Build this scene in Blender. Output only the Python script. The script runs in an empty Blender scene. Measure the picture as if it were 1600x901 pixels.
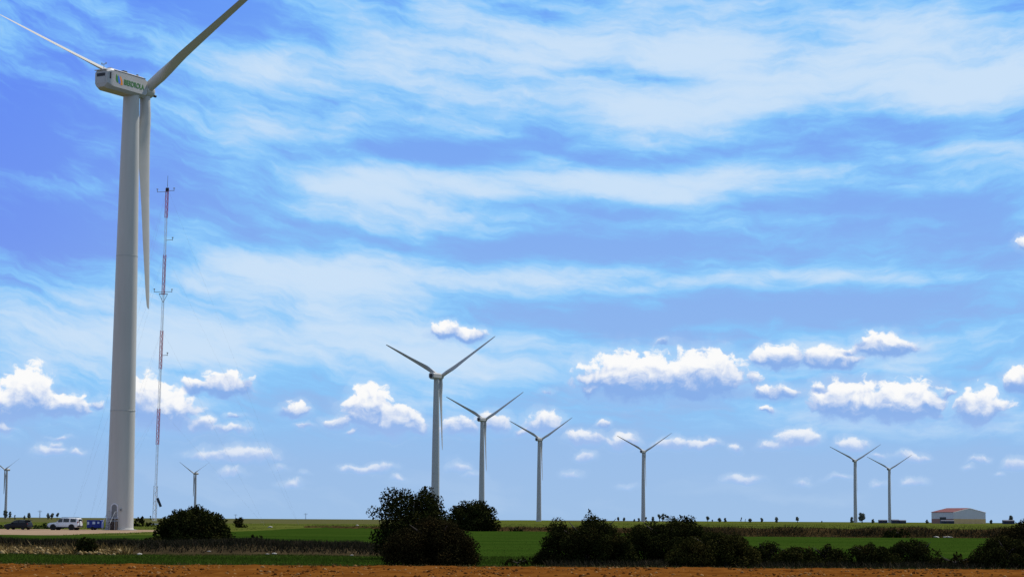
import bpy, math, random
import numpy as np
from mathutils import Vector, Matrix
random.seed(7); rng = np.random.default_rng(7)
R = math.radians; PI = math.pi
scene = bpy.context.scene; COL = scene.collection

# ------------------------------------------------------------------ survey of the place
F = 3170.0; PITCH = R(6.5); ROLL = R(.33); EYE = 1.9
def ray(px, py):
    u2 = px-800; v2 = 450.5-py
    u = u2*math.cos(ROLL)-v2*math.sin(ROLL); v = u2*math.sin(ROLL)+v2*math.cos(ROLL)
    return Vector((u/F, math.cos(PITCH)-v/F*math.sin(PITCH), math.sin(PITCH)+v/F*math.cos(PITCH)))
def at(px, py, Y):
    d = ray(px, py); return Vector((0, 0, EYE)) + d*(Y/d.y)
def azel(px, py):
    d = ray(px, py).normalized()
    return math.atan2(d.x, d.y)*F/100, math.asin(d.z)*F/100

# ------------------------------------------------------------------ helpers
def tag(o, label=None, cat=None, group=None, kind=None):
    if label: o['label'] = label
    if cat: o['category'] = cat
    if group: o['group'] = group
    if kind: o['kind'] = kind
    return o
def empty(name, loc, rz=0, label=None, cat=None, group=None):
    o = bpy.data.objects.new(name, None); COL.objects.link(o)
    o.location = loc; o.rotation_euler = (0, 0, rz); o.empty_display_size = .5
    return tag(o, label, cat, group)
class MB:
    def __init__(s): s.v = []; s.f = []
    def add(s, vs, fs):
        b = len(s.v); s.v += [tuple(p) for p in vs]; s.f += [tuple(i+b for i in f) for f in fs]; return s
    def box(s, lo, hi, M=None):
        x0, y0, z0 = lo; x1, y1, z1 = hi
        vs = [Vector(p) for p in ((x0,y0,z0),(x1,y0,z0),(x1,y1,z0),(x0,y1,z0),(x0,y0,z1),(x1,y0,z1),(x1,y1,z1),(x0,y1,z1))]
        if M: vs = [M @ p for p in vs]
        return s.add(vs, [(0,3,2,1),(4,5,6,7),(0,1,5,4),(1,2,6,5),(2,3,7,6),(3,0,4,7)])
    def tube(s, a, b, r0, r1=None, n=8, caps=True):
        a = Vector(a); b = Vector(b); r1 = r0 if r1 is None else r1
        d = (b-a).normalized(); x = d.orthogonal().normalized(); y = d.cross(x)
        vs = []
        for c, r in ((a, r0), (b, r1)):
            for k in range(n):
                t = 2*PI*k/n; vs.append(c + x*(r*math.cos(t)) + y*(r*math.sin(t)))
        fs = [(k, (k+1)%n, n+(k+1)%n, n+k) for k in range(n)]
        if caps: fs += [tuple(range(n-1, -1, -1)), tuple(range(n, 2*n))]
        return s.add(vs, fs)
    def loft(s, rings, caps=True):
        n = len(rings[0]); vs = [p for r in rings for p in r]; fs = []
        for i in range(len(rings)-1):
            for k in range(n):
                fs.append((i*n+k, i*n+(k+1)%n, (i+1)*n+(k+1)%n, (i+1)*n+k))
        if caps: fs += [tuple(range(n-1, -1, -1)), tuple(range((len(rings)-1)*n, len(rings)*n))]
        return s.add(vs, fs)
    def lathe(s, prof, n=48, c=(0,0)):
        rings = [[(c[0]+r*math.cos(2*PI*k/n), c[1]+r*math.sin(2*PI*k/n), z) for k in range(n)] for r, z in prof]
        return s.loft(rings)
    def build(s, name, mat, parent=None, smooth=False, ang=35):
        m = bpy.data.meshes.new(name); m.from_pydata(s.v, [], s.f); m.validate(); m.update()
        return link(name, m, mat, parent, smooth, ang)
def link(name, m, mat, parent=None, smooth=False, ang=35):
    if isinstance(mat, (list, tuple)):
        for q in mat: m.materials.append(q)
    else: m.materials.append(mat)
    o = bpy.data.objects.new(name, m); COL.objects.link(o)
    if parent: o.parent = parent
    if smooth:
        m.shade_smooth()
        try: m.set_sharp_from_angle(angle=R(ang))
        except Exception: pass
    return o
def np_mesh(name, V, Fq, mat, parent=None, tint=None, matidx=None, smooth=False):
    """V (n,3), Fq (m,k) with constant k"""
    m = bpy.data.meshes.new(name); k = Fq.shape[1]
    m.vertices.add(len(V)); m.vertices.foreach_set('co', np.ascontiguousarray(V, dtype=np.float32).ravel())
    m.loops.add(Fq.size); m.loops.foreach_set('vertex_index', np.ascontiguousarray(Fq, dtype=np.int32).ravel())
    m.polygons.add(len(Fq)); m.polygons.foreach_set('loop_start', np.arange(0, Fq.size, k, dtype=np.int32))
    if matidx is not None: m.polygons.foreach_set('material_index', np.asarray(matidx, dtype=np.int32))
    m.update(calc_edges=True)
    if tint is not None:
        a = m.attributes.new('tint', 'FLOAT', 'POINT'); a.data.foreach_set('value', np.asarray(tint, dtype=np.float32))
    o = link(name, m, mat, parent)
    if smooth: m.shade_smooth()
    return o

# ------------------------------------------------------------------ materials
def mat(name, col, rough=.6, metal=0, spec=.4, var=.12, scale=3.0, bump=0, bscale=20, tint=None, transl=0, col2=None, coat=0, stretch=None):
    m = bpy.data.materials.new(name); m.use_nodes = True; nt = m.node_tree; N = nt.nodes; L = nt.links
    b = N['Principled BSDF']; b.inputs['Roughness'].default_value = rough; b.inputs['Metallic'].default_value = metal
    b.inputs['Specular IOR Level'].default_value = spec; b.inputs['Coat Weight'].default_value = coat
    tc = N.new('ShaderNodeTexCoord'); src = tc.outputs['Object']
    if stretch:
        mp = N.new('ShaderNodeMapping'); mp.inputs['Scale'].default_value = stretch; L.new(src, mp.inputs[0]); src = mp.outputs[0]
    nz = N.new('ShaderNodeTexNoise'); nz.inputs['Scale'].default_value = scale; nz.inputs['Detail'].default_value = 6
    nz.inputs['Roughness'].default_value = .65
    L.new(src, nz.inputs['Vector'])
    rp = N.new('ShaderNodeValToRGB'); rp.color_ramp.elements[0].position = .3; rp.color_ramp.elements[1].position = .7
    c = np.array(col); c2 = np.array(col2) if col2 is not None else c*(1+var); c1 = c if col2 is not None else c*(1-var)
    rp.color_ramp.elements[0].color = (*c1, 1); rp.color_ramp.elements[1].color = (*c2, 1)
    L.new(nz.outputs['Fac'], rp.inputs[0]); out = rp.outputs[0]
    if tint is not None:      # tint: two colours blended by the per-leaf attribute
        at_ = N.new('ShaderNodeAttribute'); at_.attribute_name = 'tint'
        r2 = N.new('ShaderNodeValToRGB'); els = r2.color_ramp.elements
        els[0].color = (*tint[0], 1); els[1].color = (*tint[-1], 1)
        for i, t in enumerate(tint[1:-1]):
            e = els.new((i+1)/(len(tint)-1)); e.color = (*t, 1)
        L.new(at_.outputs['Fac'], r2.inputs[0]); out = r2.outputs[0]
    L.new(out, b.inputs['Base Color'])
    if bump:
        n2 = N.new('ShaderNodeTexNoise'); n2.inputs['Scale'].default_value = bscale; n2.inputs['Detail'].default_value = 5
        L.new(src, n2.inputs['Vector'])
        bp = N.new('ShaderNodeBump'); bp.inputs['Strength'].default_value = bump; L.new(n2.outputs['Fac'], bp.inputs['Height'])
        L.new(bp.outputs[0], b.inputs['Normal'])
    if transl:
        tr = N.new('ShaderNodeBsdfTranslucent'); L.new(out, tr.inputs['Color'])
        mx = N.new('ShaderNodeMixShader'); mx.inputs[0].default_value = transl
        L.new(b.outputs[0], mx.inputs[1]); L.new(tr.outputs[0], mx.inputs[2]); L.new(mx.outputs[0], N['Material Output'].inputs[0])
    return m

M = {}
M['paint'] = mat('turbine_paint', (.5,.48,.44), .45, var=.09, scale=.35, stretch=(1,1,.12))
M['paint_rotor'] = mat('rotor_paint', (.52,.49,.44), .4, var=.05, scale=.5)
M['nacelle'] = mat('nacelle_paint', (.43,.42,.41), .5, var=.06, scale=.8)
M['far_paint'] = mat('far_turbine_paint', (.42,.42,.42), .5, var=.04, scale=.3)
M['seam'] = mat('seam_grey', (.2,.2,.2), .6)
M['flange'] = mat('flange_grey', (.4,.4,.38), .6)
M['dark'] = mat('dark_grey', (.03,.03,.035), .6)
M['steel'] = mat('galvanised_steel', (.42,.43,.44), .45, metal=.5)
M['rust'] = mat('stair_dark', (.06,.045,.04), .8)
M['t_green'] = mat('lettering_green', (.05,.2,.03), .5); M['l_green'] = mat('emblem_green', (.06,.25,.02), .5)
M['l_blue'] = mat('emblem_blue', (.05,.2,.75), .5); M['l_orange'] = mat('emblem_orange', (.85,.28,.01), .5)
M['red'] = mat('mast_red', (.5,.05,.07), .6); M['white'] = mat('mast_white', (.7,.68,.7), .6)
M['wire'] = mat('guy_wire', (.22,.24,.28), .5)
M['panel'] = mat('solar_glass', (.01,.012,.02), .15)
M['car_white'] = mat('car_white', (.75,.75,.75), .3, coat=.6, var=.03)
M['car_black'] = mat('car_black', (.008,.008,.01), .4, spec=.25)
M['glass'] = mat('car_glass', (.012,.016,.018), .08, spec=.6)
M['tyre'] = mat('tyre', (.015,.015,.015), .85); M['rim'] = mat('rim', (.25,.25,.26), .35, metal=.8)
M['trim'] = mat('plastic_trim', (.03,.03,.03), .7)
M['lamp_red'] = mat('tail_lamp', (.3,.015,.01), .3); M['lamp_clear'] = mat('head_lamp', (.6,.62,.65), .15)
M['plate'] = mat('plate_white', (.7,.7,.65), .5)
M['blue'] = mat('trailer_blue', (.008,.025,.22), .4); M['pale'] = mat('pale_panel', (.55,.62,.75), .35)
M['cladding'] = mat('grey_cladding', (.58,.57,.6), .5, var=.05, scale=.3)
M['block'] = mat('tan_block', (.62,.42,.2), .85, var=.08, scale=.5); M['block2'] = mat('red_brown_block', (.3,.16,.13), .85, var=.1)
M['roof_red'] = mat('red_roof', (.12,.012,.012), .7, var=.1)
M['shed_blue'] = mat('dark_blue_sheet', (.012,.018,.05), .6)
M['concrete'] = mat('concrete', (.4,.39,.37), .9)
M['bark'] = mat('bark', (.07,.055,.045), .95, bump=.4)
M['leaf_dark'] = mat('leaf_dark', (0,0,0), .7, spec=0, tint=[(.013,.017,.005),(.022,.024,.007),(.04,.032,.01)], transl=.06)
M['leaf_olive'] = mat('leaf_olive', (0,0,0), .75, spec=0, tint=[(.014,.018,.005),(.03,.03,.008),(.06,.048,.014)], transl=.08)
M['leaf_brown'] = mat('leaf_brown', (0,0,0), .75, spec=0, tint=[(.012,.012,.005),(.025,.02,.008),(.046,.03,.011)], transl=.08)
M['leaf_green'] = mat('leaf_green', (0,0,0), .7, spec=0, tint=[(.02,.036,.012),(.04,.06,.02),(.07,.085,.03)], transl=.1)
M['leaf_hazed'] = mat('leaf_hazed', (0,0,0), .8, spec=0, tint=[(.09,.115,.1),(.125,.145,.125),(.16,.17,.14)], transl=.1)  # paler, greyer leaves for far trees: distance haze put into their colour
M['grass'] = mat('grass_blades', (.0000,.0000,.0000), .7, spec=0, tint=[(.026,.048,.006),(.044,.072,.010),(.075,.092,.018)], transl=.14)
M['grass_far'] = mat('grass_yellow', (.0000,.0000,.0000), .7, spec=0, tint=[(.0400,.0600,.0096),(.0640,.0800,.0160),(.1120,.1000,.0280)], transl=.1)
M['dry'] = mat('dry_stalks', (0,0,0), .85, spec=0, tint=[(.03,.028,.01),(.07,.052,.02),(.17,.125,.06)], transl=.15)
M['straw'] = mat('straw', (.0000,.0000,.0000), .85, spec=0, tint=[(.0720,.0480,.0160),(.1600,.1120,.0400),(.2720,.2080,.0960)], transl=.15)
M['scrub'] = mat('dark_scrub', (0,0,0), .85, spec=0, tint=[(.016,.018,.01),(.03,.026,.016),(.06,.045,.03)], transl=.06)
M['stone'] = mat('pale_stone', (.36,.27,.15), .95, var=.4, scale=5, bump=.5, bscale=12)
M['stone_white'] = mat('white_stone', (.3360,.3200,.2880), .9, var=.15, scale=4, bump=.4)
M['soil'] = mat('ploughed_soil', (.08,.025,.004), .95, spec=0, scale=.7, col2=(.17,.066,.013), bump=.9, bscale=7)
M['clod'] = mat('soil_clods', (0,0,0), .95, spec=0, tint=[(.05,.018,.005),(.14,.055,.014),(.27,.16,.07)])
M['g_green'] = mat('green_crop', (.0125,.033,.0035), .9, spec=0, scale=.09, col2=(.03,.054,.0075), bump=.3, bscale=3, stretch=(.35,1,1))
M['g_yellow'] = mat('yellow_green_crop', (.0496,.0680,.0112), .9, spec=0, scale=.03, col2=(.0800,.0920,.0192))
M['g_hazy'] = mat('hazy_far_field', (.0600,.0640,.0240), .9, spec=0, scale=.01, col2=(.0800,.0800,.0336))  # grey of distance haze put into the far field colour
M['g_bank'] = mat('dry_bank_soil', (.024,.02,.008), .95, spec=0, scale=.25, col2=(.07,.042,.018), bump=.6, bscale=2)
M['g_dark'] = mat('dark_bank_soil', (.022,.018,.01), .95, spec=0, scale=.5, col2=(.06,.044,.024), bump=.6, bscale=3)
M['gravel'] = mat('pale_gravel', (.2080,.1440,.0960), .95, spec=0, scale=.25, col2=(.3040,.2240,.1600), bump=.5, bscale=8)

# ------------------------------------------------------------------ camera, sun, sky
cam = bpy.data.cameras.new('camera'); co = bpy.data.objects.new('camera', cam); COL.objects.link(co)
cam.sensor_width = 36; cam.lens = 36*F/1600; cam.clip_end = 60000; cam.clip_start = .1
co.matrix_world = Matrix.Translation((0,0,EYE)) @ Matrix.Rotation(PI/2+PITCH, 4, 'X') @ Matrix.Rotation(ROLL, 4, 'Z')
scene.camera = co
SUN_AZ, SUN_EL = R(48), R(57)
sl = bpy.data.lights.new('sun', 'SUN'); sl.energy = 4.5; sl.angle = R(.5); sl.color = (1,.95,.87)
so = bpy.data.objects.new('sun', sl); COL.objects.link(so)
sd = Vector((math.sin(SUN_AZ)*math.cos(SUN_EL), math.cos(SUN_AZ)*math.cos(SUN_EL), math.sin(SUN_EL)))
so.rotation_euler = sd.to_track_quat('Z', 'Y').to_euler(); so.location = (60, -40, 120)
vs_ = scene.view_settings; vs_.view_transform = 'Standard'; vs_.look = 'None'; vs_.exposure = 0; vs_.gamma = 1

w = bpy.data.worlds.new('World'); scene.world = w; w.use_nodes = True
nt = w.node_tree; nt.nodes.clear()
def mk(tree, typ, **kw):
    n = tree.nodes.new(typ)
    for k, v in kw.items(): setattr(n, k, v)
    return n
def setin(tree, sock, v):
    if hasattr(v, 'node'): tree.links.new(v, sock)
    else: sock.default_value = v
def math_(tree, op, a, b=0.0, c=0.0, clamp=False):
    n = mk(tree, 'ShaderNodeMath', operation=op, use_clamp=clamp)
    for s, v in zip(n.inputs, (a, b, c)): setin(tree, s, v)
    return n.outputs[0]
def vmath(tree, op, a, b=None, c=None):
    n = mk(tree, 'ShaderNodeVectorMath', operation=op)
    for s, v in zip(n.inputs, (a, b, c)):
        if v is not None: setin(tree, s, v)
    return n.outputs['Value'] if op in ('LENGTH', 'DOT_PRODUCT') else n.outputs[0]
def noise(tree, vec, scale, detail=5, rough=.55, lac=2.0, dist=0.0, out='Fac'):
    n = mk(tree, 'ShaderNodeTexNoise', noise_dimensions='2D'); n.inputs['Scale'].default_value = scale; n.inputs['Detail'].default_value = detail
    n.inputs['Roughness'].default_value = rough; n.inputs['Lacunarity'].default_value = lac; n.inputs['Distortion'].default_value = dist
    tree.links.new(vec, n.inputs['Vector']); return n.outputs[out]
def sstep(tree, v, lo, hi):
    n = mk(tree, 'ShaderNodeMapRange', interpolation_type='SMOOTHSTEP')
    setin(tree, n.inputs[0], v); n.inputs[1].default_value = lo; n.inputs[2].default_value = hi
    n.inputs[3].default_value = 0; n.inputs[4].default_value = 1; return n.outputs[0]
def mixc(tree, f, a, b):
    n = mk(tree, 'ShaderNodeMix', data_type='RGBA'); setin(tree, n.inputs[0], f)
    for s, v in ((n.inputs[6], a), (n.inputs[7], b)):
        if isinstance(v, tuple): v = (*v, 1)
        setin(tree, s, v)
    return n.outputs[2]

# cumulus banks: where each heap stands in the sky (left, right, top, base, strength)
CUM = [(-45,58,602,660,1),(0,84,582,655,1),(58,134,614,656,.95),(134,170,616,641,.65),(-20,24,652,677,.8),
 (190,262,591,668,1),(222,302,612,675,1),(292,334,650,678,.85),(322,392,662,679,.7),(338,388,643,660,.5),(280,332,589,617,.85),(316,390,580,620,.95),
 (439,484,627,656,.9),(498,548,645,673,.7),(532,562,666,681,.6),(455,502,656,672,.4),(540,612,606,676,1),(585,652,630,681,.95),(628,674,650,681,.85),
 (673,717,504,527,.95),(704,758,512,533,.9),(688,752,650,684,.8),(742,802,640,681,.75),(812,882,640,679,.8),(798,832,660,681,.5),
 (914,1072,556,625,1),(1018,1164,554,624,1),(1158,1268,598,629,.75),(1178,1257,541,578,.95),(1243,1342,542,580,.95),(1300,1340,539,557,.8),(1343,1427,523,557,1),
 (1272,1384,600,657,1),(1356,1470,599,663,1),(1262,1312,594,616,.6),(1492,1578,607,667,.88),(1452,1502,600,626,.5),(1568,1625,574,613,.95),(1018,1052,526,544,.5),(948,1002,540,561,.3),
 (1178,1212,630,646,.6),(1213,1277,671,699,.95),(1178,1238,687,703,.65),(882,938,673,696,.9),(893,934,700,719,.7),(932,958,657,673,.8),(942,1002,677,701,.85),(1028,1072,683,701,.85),(1064,1124,687,702,.85),(1136,1157,691,707,.8),
 (1308,1354,684,707,.85),(1392,1464,701,720,.65),(1352,1397,705,717,.5),(1120,1197,737,758,.6),(1223,1284,741,759,.4),(1283,1337,739,753,.5),(1353,1392,745,761,.4),(1403,1452,740,758,.5),(873,924,731,751,.5),(948,1012,748,766,.35),(1508,1547,709,723,.55),(1496,1532,719,736,.4),(1568,1612,715,735,.75),(1548,1577,734,746,.4),
 (58,102,693,713,.8),(78,98,687,701,.7),(103,134,699,713,.65),(68,120,679,688,.4),(288,362,697,717,.75),(326,432,696,724,.85),(333,397,727,746,.5),(413,462,721,739,.45),(418,492,744,763,.35),(463,492,733,747,.4),
 (532,616,723,739,.75),(598,642,739,753,.4),(688,747,714,741,.5),(718,762,729,749,.4),(1588,1612,370,398,.8),(828,888,600,617,.3)]
# high cloud veils and the blue windows between them (x, y, half width, half height, amount)
CIR = [(1000,75,430,62,.42),(600,120,260,46,.3),(420,110,120,40,.2),(1080,190,260,46,.42),(1250,130,260,50,.26),(880,285,380,30,.44),(560,290,90,40,.22),(1150,262,150,18,.2),
 (620,440,300,38,.42),(450,525,340,46,.4),(1230,440,290,15,.36),(690,345,190,26,.2),(1560,260,90,60,.3),(1520,150,80,40,.26),(1090,345,150,14,.22),(1430,225,110,13,.22),(400,205,60,30,.26),
 (125,245,40,20,.3),(110,285,120,22,.26),(180,60,120,24,.12),(330,440,240,40,.2),(60,480,160,40,.12),(1440,40,140,50,.36),(1540,120,110,60,.3),(1450,290,60,16,.2),(1400,560,260,30,.3),(700,575,260,30,.25),(200,540,220,40,.2),(1200,660,420,14,.2),
 (20,200,140,90,-.5),(60,360,160,60,-.34),(300,30,150,34,-.36),(620,22,90,26,-.2),(930,235,300,24,-.42),(1280,192,130,26,-.46),(1000,130,150,18,-.32),(800,392,280,26,-.4),(950,325,220,22,-.3),(1390,318,170,24,-.36),
 (1220,360,200,22,-.26),(1100,490,360,28,-.34),(330,280,160,60,-.16),(700,225,160,26,-.2),(1550,380,120,60,-.2),(1300,500,300,24,-.2),(350,375,140,40,-.12),(640,505,150,12,-.2)]
def blob_group(name, data, mode):
    g = bpy.data.node_groups.new(name, 'ShaderNodeTree')
    g.interface.new_socket('P', in_out='INPUT', socket_type='NodeSocketVector')
    g.interface.new_socket('V', in_out='OUTPUT', socket_type='NodeSocketFloat')
    g.interface.new_socket('H', in_out='OUTPUT', socket_type='NodeSocketFloat')
    gi = g.nodes.new('NodeGroupInput'); go = g.nodes.new('NodeGroupOutput'); P = gi.outputs[0]; acc = ws = hs = None
    for row in data:
        if mode == 'heap':
            x0, x1, yt, yb_, s = row; x = (x0+x1)/2; rx = (x1-x0)/2; y = yb_-.34*(yb_-yt); ry = .66*(yb_-yt)
        else: x, y, rx, ry, s = row
        u, v = azel(x, y); sx, sy = 100/rx, 100/ry
        q = vmath(g, 'MULTIPLY_ADD', P, (sx, sy, 0), (-u*sx, -v*sy, 0))
        if mode == 'heap':
            qa = vmath(g, 'MAXIMUM', q, vmath(g, 'MULTIPLY', q, (1, -1.94, 1)))
            d = math_(g, 'MULTIPLY_ADD', vmath(g, 'LENGTH', qa), -.78, s-.1)
            acc = d if acc is None else math_(g, 'SMOOTH_MAX', acc, d, .1)
            wt = math_(g, 'POWER', math_(g, 'MAXIMUM', math_(g, 'ADD', d, .35), 0.0), 3.0)      # height inside the heap: 1 at its top, below 0 at its base
            hv = math_(g, 'MULTIPLY', wt, vmath(g, 'DOT_PRODUCT', q, (0, 1, 0)))
            ws = wt if ws is None else math_(g, 'ADD', ws, wt); hs = hv if hs is None else math_(g, 'ADD', hs, hv)
        else:
            d2 = vmath(g, 'DOT_PRODUCT', q, q)
            e = math_(g, 'MULTIPLY', math_(g, 'POWER', 2.718, math_(g, 'MULTIPLY', d2, -1.0)), s)
            acc = e if acc is None else math_(g, 'ADD', acc, e)
    g.links.new(acc, go.inputs[0])
    if ws is not None: g.links.new(math_(g, 'DIVIDE', hs, math_(g, 'ADD', ws, 1e-4)), go.inputs[1])
    return g
tc = mk(nt, 'ShaderNodeTexCoord'); sep = mk(nt, 'ShaderNodeSeparateXYZ'); nt.links.new(tc.outputs['Generated'], sep.inputs[0])
az = math_(nt, 'MULTIPLY', math_(nt, 'ARCTAN2', sep.outputs[0], sep.outputs[1]), F/100)
el = math_(nt, 'MULTIPLY', math_(nt, 'ARCSINE', sep.outputs[2]), F/100)
cmb = mk(nt, 'ShaderNodeCombineXYZ'); nt.links.new(az, cmb.inputs[0]); nt.links.new(el, cmb.inputs[1]); P0 = cmb.outputs[0]
# --- clear sky
sky = mk(nt, 'ShaderNodeTexSky', sky_type='NISHITA'); sky.sun_disc = False; sky.sun_elevation = SUN_EL; sky.sun_rotation = SUN_AZ
sky.air_density = 1.0; sky.dust_density = .3; sky.ozone_density = 3.0; sky.altitude = 900
ramp = mk(nt, 'ShaderNodeValToRGB'); els = ramp.color_ramp.elements
SKY = [(0,(3.2,5.15,8.1)),(.07,(3.25,5.4,8.4)),(.2,(2.35,5.7,9.6)),(.32,(1.55,5.65,10.4)),(.43,(1.1,4.3,10.4)),(.62,(1.0,3.6,10.4)),(1,(.95,3.0,9.8))]
for i, (p, c) in enumerate(SKY):
    e = els[0] if i == 0 else (els[1] if i == len(SKY)-1 else els.new(p)); e.position = p; e.color = (*c, 1)
nt.links.new(math_(nt, 'DIVIDE', el, 10.0, clamp=True), ramp.inputs[0])
skyc = mixc(nt, .93, sky.outputs[0], ramp.outputs[0])      # atmosphere graded towards the photographed blue
lf = mk(nt, 'ShaderNodeMix', data_type='RGBA', blend_type='MULTIPLY'); setin(nt, lf.inputs[0], math_(nt, 'MULTIPLY', sstep(nt, az, -3.0, -8.5), sstep(nt, el, 1.5, 4.5)))
nt.links.new(skyc, lf.inputs[6]); lf.inputs[7].default_value = (.74, .72, 1, 1); skyc = lf.outputs[2]
# --- veils
wv = noise(nt, P0, .35, 3, .5, out='Color'); wv = vmath(nt, 'SUBTRACT', wv, (.5,.5,.5))
Pw = vmath(nt, 'MULTIPLY_ADD', wv, (1.3, .55, 0), P0)
gc = mk(nt, 'ShaderNodeGroup'); gc.node_tree = blob_group('veil_layout', CIR, 'soft'); nt.links.new(Pw, gc.inputs[0])
wv2 = noise(nt, P0, .9, 4, .55, out='Color'); wv2 = vmath(nt, 'SUBTRACT', wv2, (.5,.5,.5))
Ps = vmath(nt, 'MULTIPLY_ADD', wv2, (.9, .4, 0), P0)
sp2 = mk(nt, 'ShaderNodeSeparateXYZ'); nt.links.new(Ps, sp2.inputs[0])
# the fibres slant down to the right on the left of the view and rise gently on the right
shear = math_(nt, 'MULTIPLY', sp2.outputs[0], math_(nt, 'MULTIPLY_ADD', sp2.outputs[0], -.016, .13))
cb = mk(nt, 'ShaderNodeCombineXYZ'); nt.links.new(sp2.outputs[0], cb.inputs[0]); nt.links.new(math_(nt, 'ADD', sp2.outputs[1], shear), cb.inputs[1]); Pf = cb.outputs[0]
n1 = noise(nt, vmath(nt, 'MULTIPLY', Pf, (.24, 1.1, 0)), 1.0, 5, .52)
n2 = noise(nt, vmath(nt, 'MULTIPLY_ADD', Pf, (.6, 2.3, 0), (7, 3, 0)), 1.0, 6, .58)
n3 = noise(nt, vmath(nt, 'MULTIPLY_ADD', Pf, (1.1, 6.0, 0), (2, 9, 0)), 1.0, 5, .6)
cir = math_(nt, 'ADD', math_(nt, 'MULTIPLY', gc.outputs[0], 1.3), math_(nt, 'MULTIPLY', math_(nt, 'SUBTRACT', n1, .5), 1.2))
cir = math_(nt, 'ADD', cir, math_(nt, 'MULTIPLY', math_(nt, 'SUBTRACT', n2, .5), .95))
cir = math_(nt, 'ADD', cir, math_(nt, 'MULTIPLY', math_(nt, 'SUBTRACT', n3, .5), .55))
cir = math_(nt, 'MULTIPLY', sstep(nt, cir, -.56, .86), sstep(nt, el, .25, 1.9))
low = sstep(nt, el, 2.6, .2)      # thicker veil low over the plain
cir = math_(nt, 'MAXIMUM', cir, math_(nt, 'MULTIPLY', low, math_(nt, 'MULTIPLY_ADD', sstep(nt, n1, .35, .7), .4, .08)))
thin = math_(nt, 'MULTIPLY', sstep(nt, cir, -.02, .5), sstep(nt, el, .6, 2.2))
c1 = mixc(nt, math_(nt, 'MULTIPLY', thin, .85), skyc, (2.4, 5.9, 9.8))
c1 = mixc(nt, math_(nt, 'MULTIPLY', sstep(nt, cir, .28, 1.08), .9), c1, (6.4, 7.8, 9.4))
veil0 = mixc(nt, sstep(nt, noise(nt, vmath(nt, 'MULTIPLY', P0, (.12, .3, 0)), 1.0, 4, .6), .25, .8), skyc, (5.2, 6.8, 9.2))
fade = math_(nt, 'MAXIMUM', sstep(nt, math_(nt, 'ABSOLUTE', az), 12.0, 19.0), sstep(nt, el, 11.0, 15.0))
c1 = mixc(nt, fade, c1, veil0)
# --- heaps
hw = noise(nt, P0, 2.2, 4, .55, out='Color'); hw = vmath(nt, 'SUBTRACT', hw, (.5,.5,.5))
Ph = vmath(nt, 'MULTIPLY_ADD', hw, (.34, .26, 0), P0)
gname = blob_group('heap_layout', CUM, 'heap')
gh = mk(nt, 'ShaderNodeGroup'); gh.node_tree = gname; nt.links.new(Ph, gh.inputs[0])
def billow(off):
    Pn = vmath(nt, 'MULTIPLY_ADD', Ph, (1, 1.25, 1), off)
    n = mk(nt, 'ShaderNodeTexVoronoi', voronoi_dimensions='2D', feature='SMOOTH_F1'); n.inputs['Scale'].default_value = 4.4
    n.inputs['Smoothness'].default_value = .4; nt.links.new(Pn, n.inputs['Vector'])
    f = noise(nt, Pn, 4.6, 5, .6)
    return math_(nt, 'ADD', math_(nt, 'MULTIPLY', math_(nt, 'SUBTRACT', f, .5), .75), math_(nt, 'MULTIPLY', math_(nt, 'SUBTRACT', .4, n.outputs['Distance']), .3))
b0 = billow((0,0,0)); b1 = billow((.05,.1,0)); hgt = gh.outputs[1]
h0 = math_(nt, 'MULTIPLY_ADD', sstep(nt, el, 1.9, .7), .06, math_(nt, 'ADD', gh.outputs[0], b0))
lit = math_(nt, 'ADD', math_(nt, 'MULTIPLY_ADD', hgt, .9, .08), math_(nt, 'MULTIPLY', math_(nt, 'SUBTRACT', b0, b1), .8))
lit = sstep(nt, lit, -.05, .8)
edge_ = math_(nt, 'MULTIPLY_ADD', sstep(nt, hgt, .35, -.5), .34, .2)      # soft undersides, crisper crowns
dens = sstep(nt, math_(nt, 'DIVIDE', math_(nt, 'ADD', h0, .1), math_(nt, 'ADD', edge_, math_(nt, 'MULTIPLY', sstep(nt, el, 1.9, .7), .16))), 0.0, 1.0)
ccol = mixc(nt, lit, (2.5, 4.35, 8.2), (9.7, 9.7, 9.7))
lowh = sstep(nt, el, 1.9, .7)
ccol = mixc(nt, math_(nt, 'MULTIPLY', lowh, .3), ccol, (7.2, 7.5, 8.9))
dens = math_(nt, 'MULTIPLY', dens, math_(nt, 'SUBTRACT', 1.0, math_(nt, 'MULTIPLY', lowh, .45)))
hz = math_(nt, 'MULTIPLY', sstep(nt, math_(nt, 'MULTIPLY_ADD', b0, .5, gh.outputs[0]), -.62, .3), .5)      # thin haze the heaps merge into
c2 = mixc(nt, hz, c1, mixc(nt, sstep(nt, hgt, -.5, .6), (3.2, 5.3, 8.9), (6.2, 7.6, 9.5)))
c2 = mixc(nt, dens, c2, ccol)
def bgn(c):
    n = mk(nt, 'ShaderNodeBackground'); n.inputs[1].default_value = .1; nt.links.new(c, n.inputs[0]); return n.outputs[0]
def band(v, lo, hi): return math_(nt, 'MULTIPLY', math_(nt, 'GREATER_THAN', v, lo), math_(nt, 'LESS_THAN', v, hi))
def mixs(f, a, b):
    n = mk(nt, 'ShaderNodeMixShader'); nt.links.new(f, n.inputs[0]); nt.links.new(a, n.inputs[1]); nt.links.new(b, n.inputs[2]); return n.outputs[0]
# away from the cloud bank the sky is a plain thin veil; the cloud layers only exist in the part of the sky they stand in
c0 = veil0
inner = mixs(band(el, -.05, 4.7), bgn(c1), bgn(c2))
out_ = mixs(math_(nt, 'MULTIPLY', band(az, -19.2, 19.2), band(el, -.05, 15.2)), bgn(c0), inner)
wo = mk(nt, 'ShaderNodeOutputWorld'); nt.links.new(out_, wo.inputs[0])
w.cycles.sampling_method = 'MANUAL'; w.cycles.sample_map_resolution = 512

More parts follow.
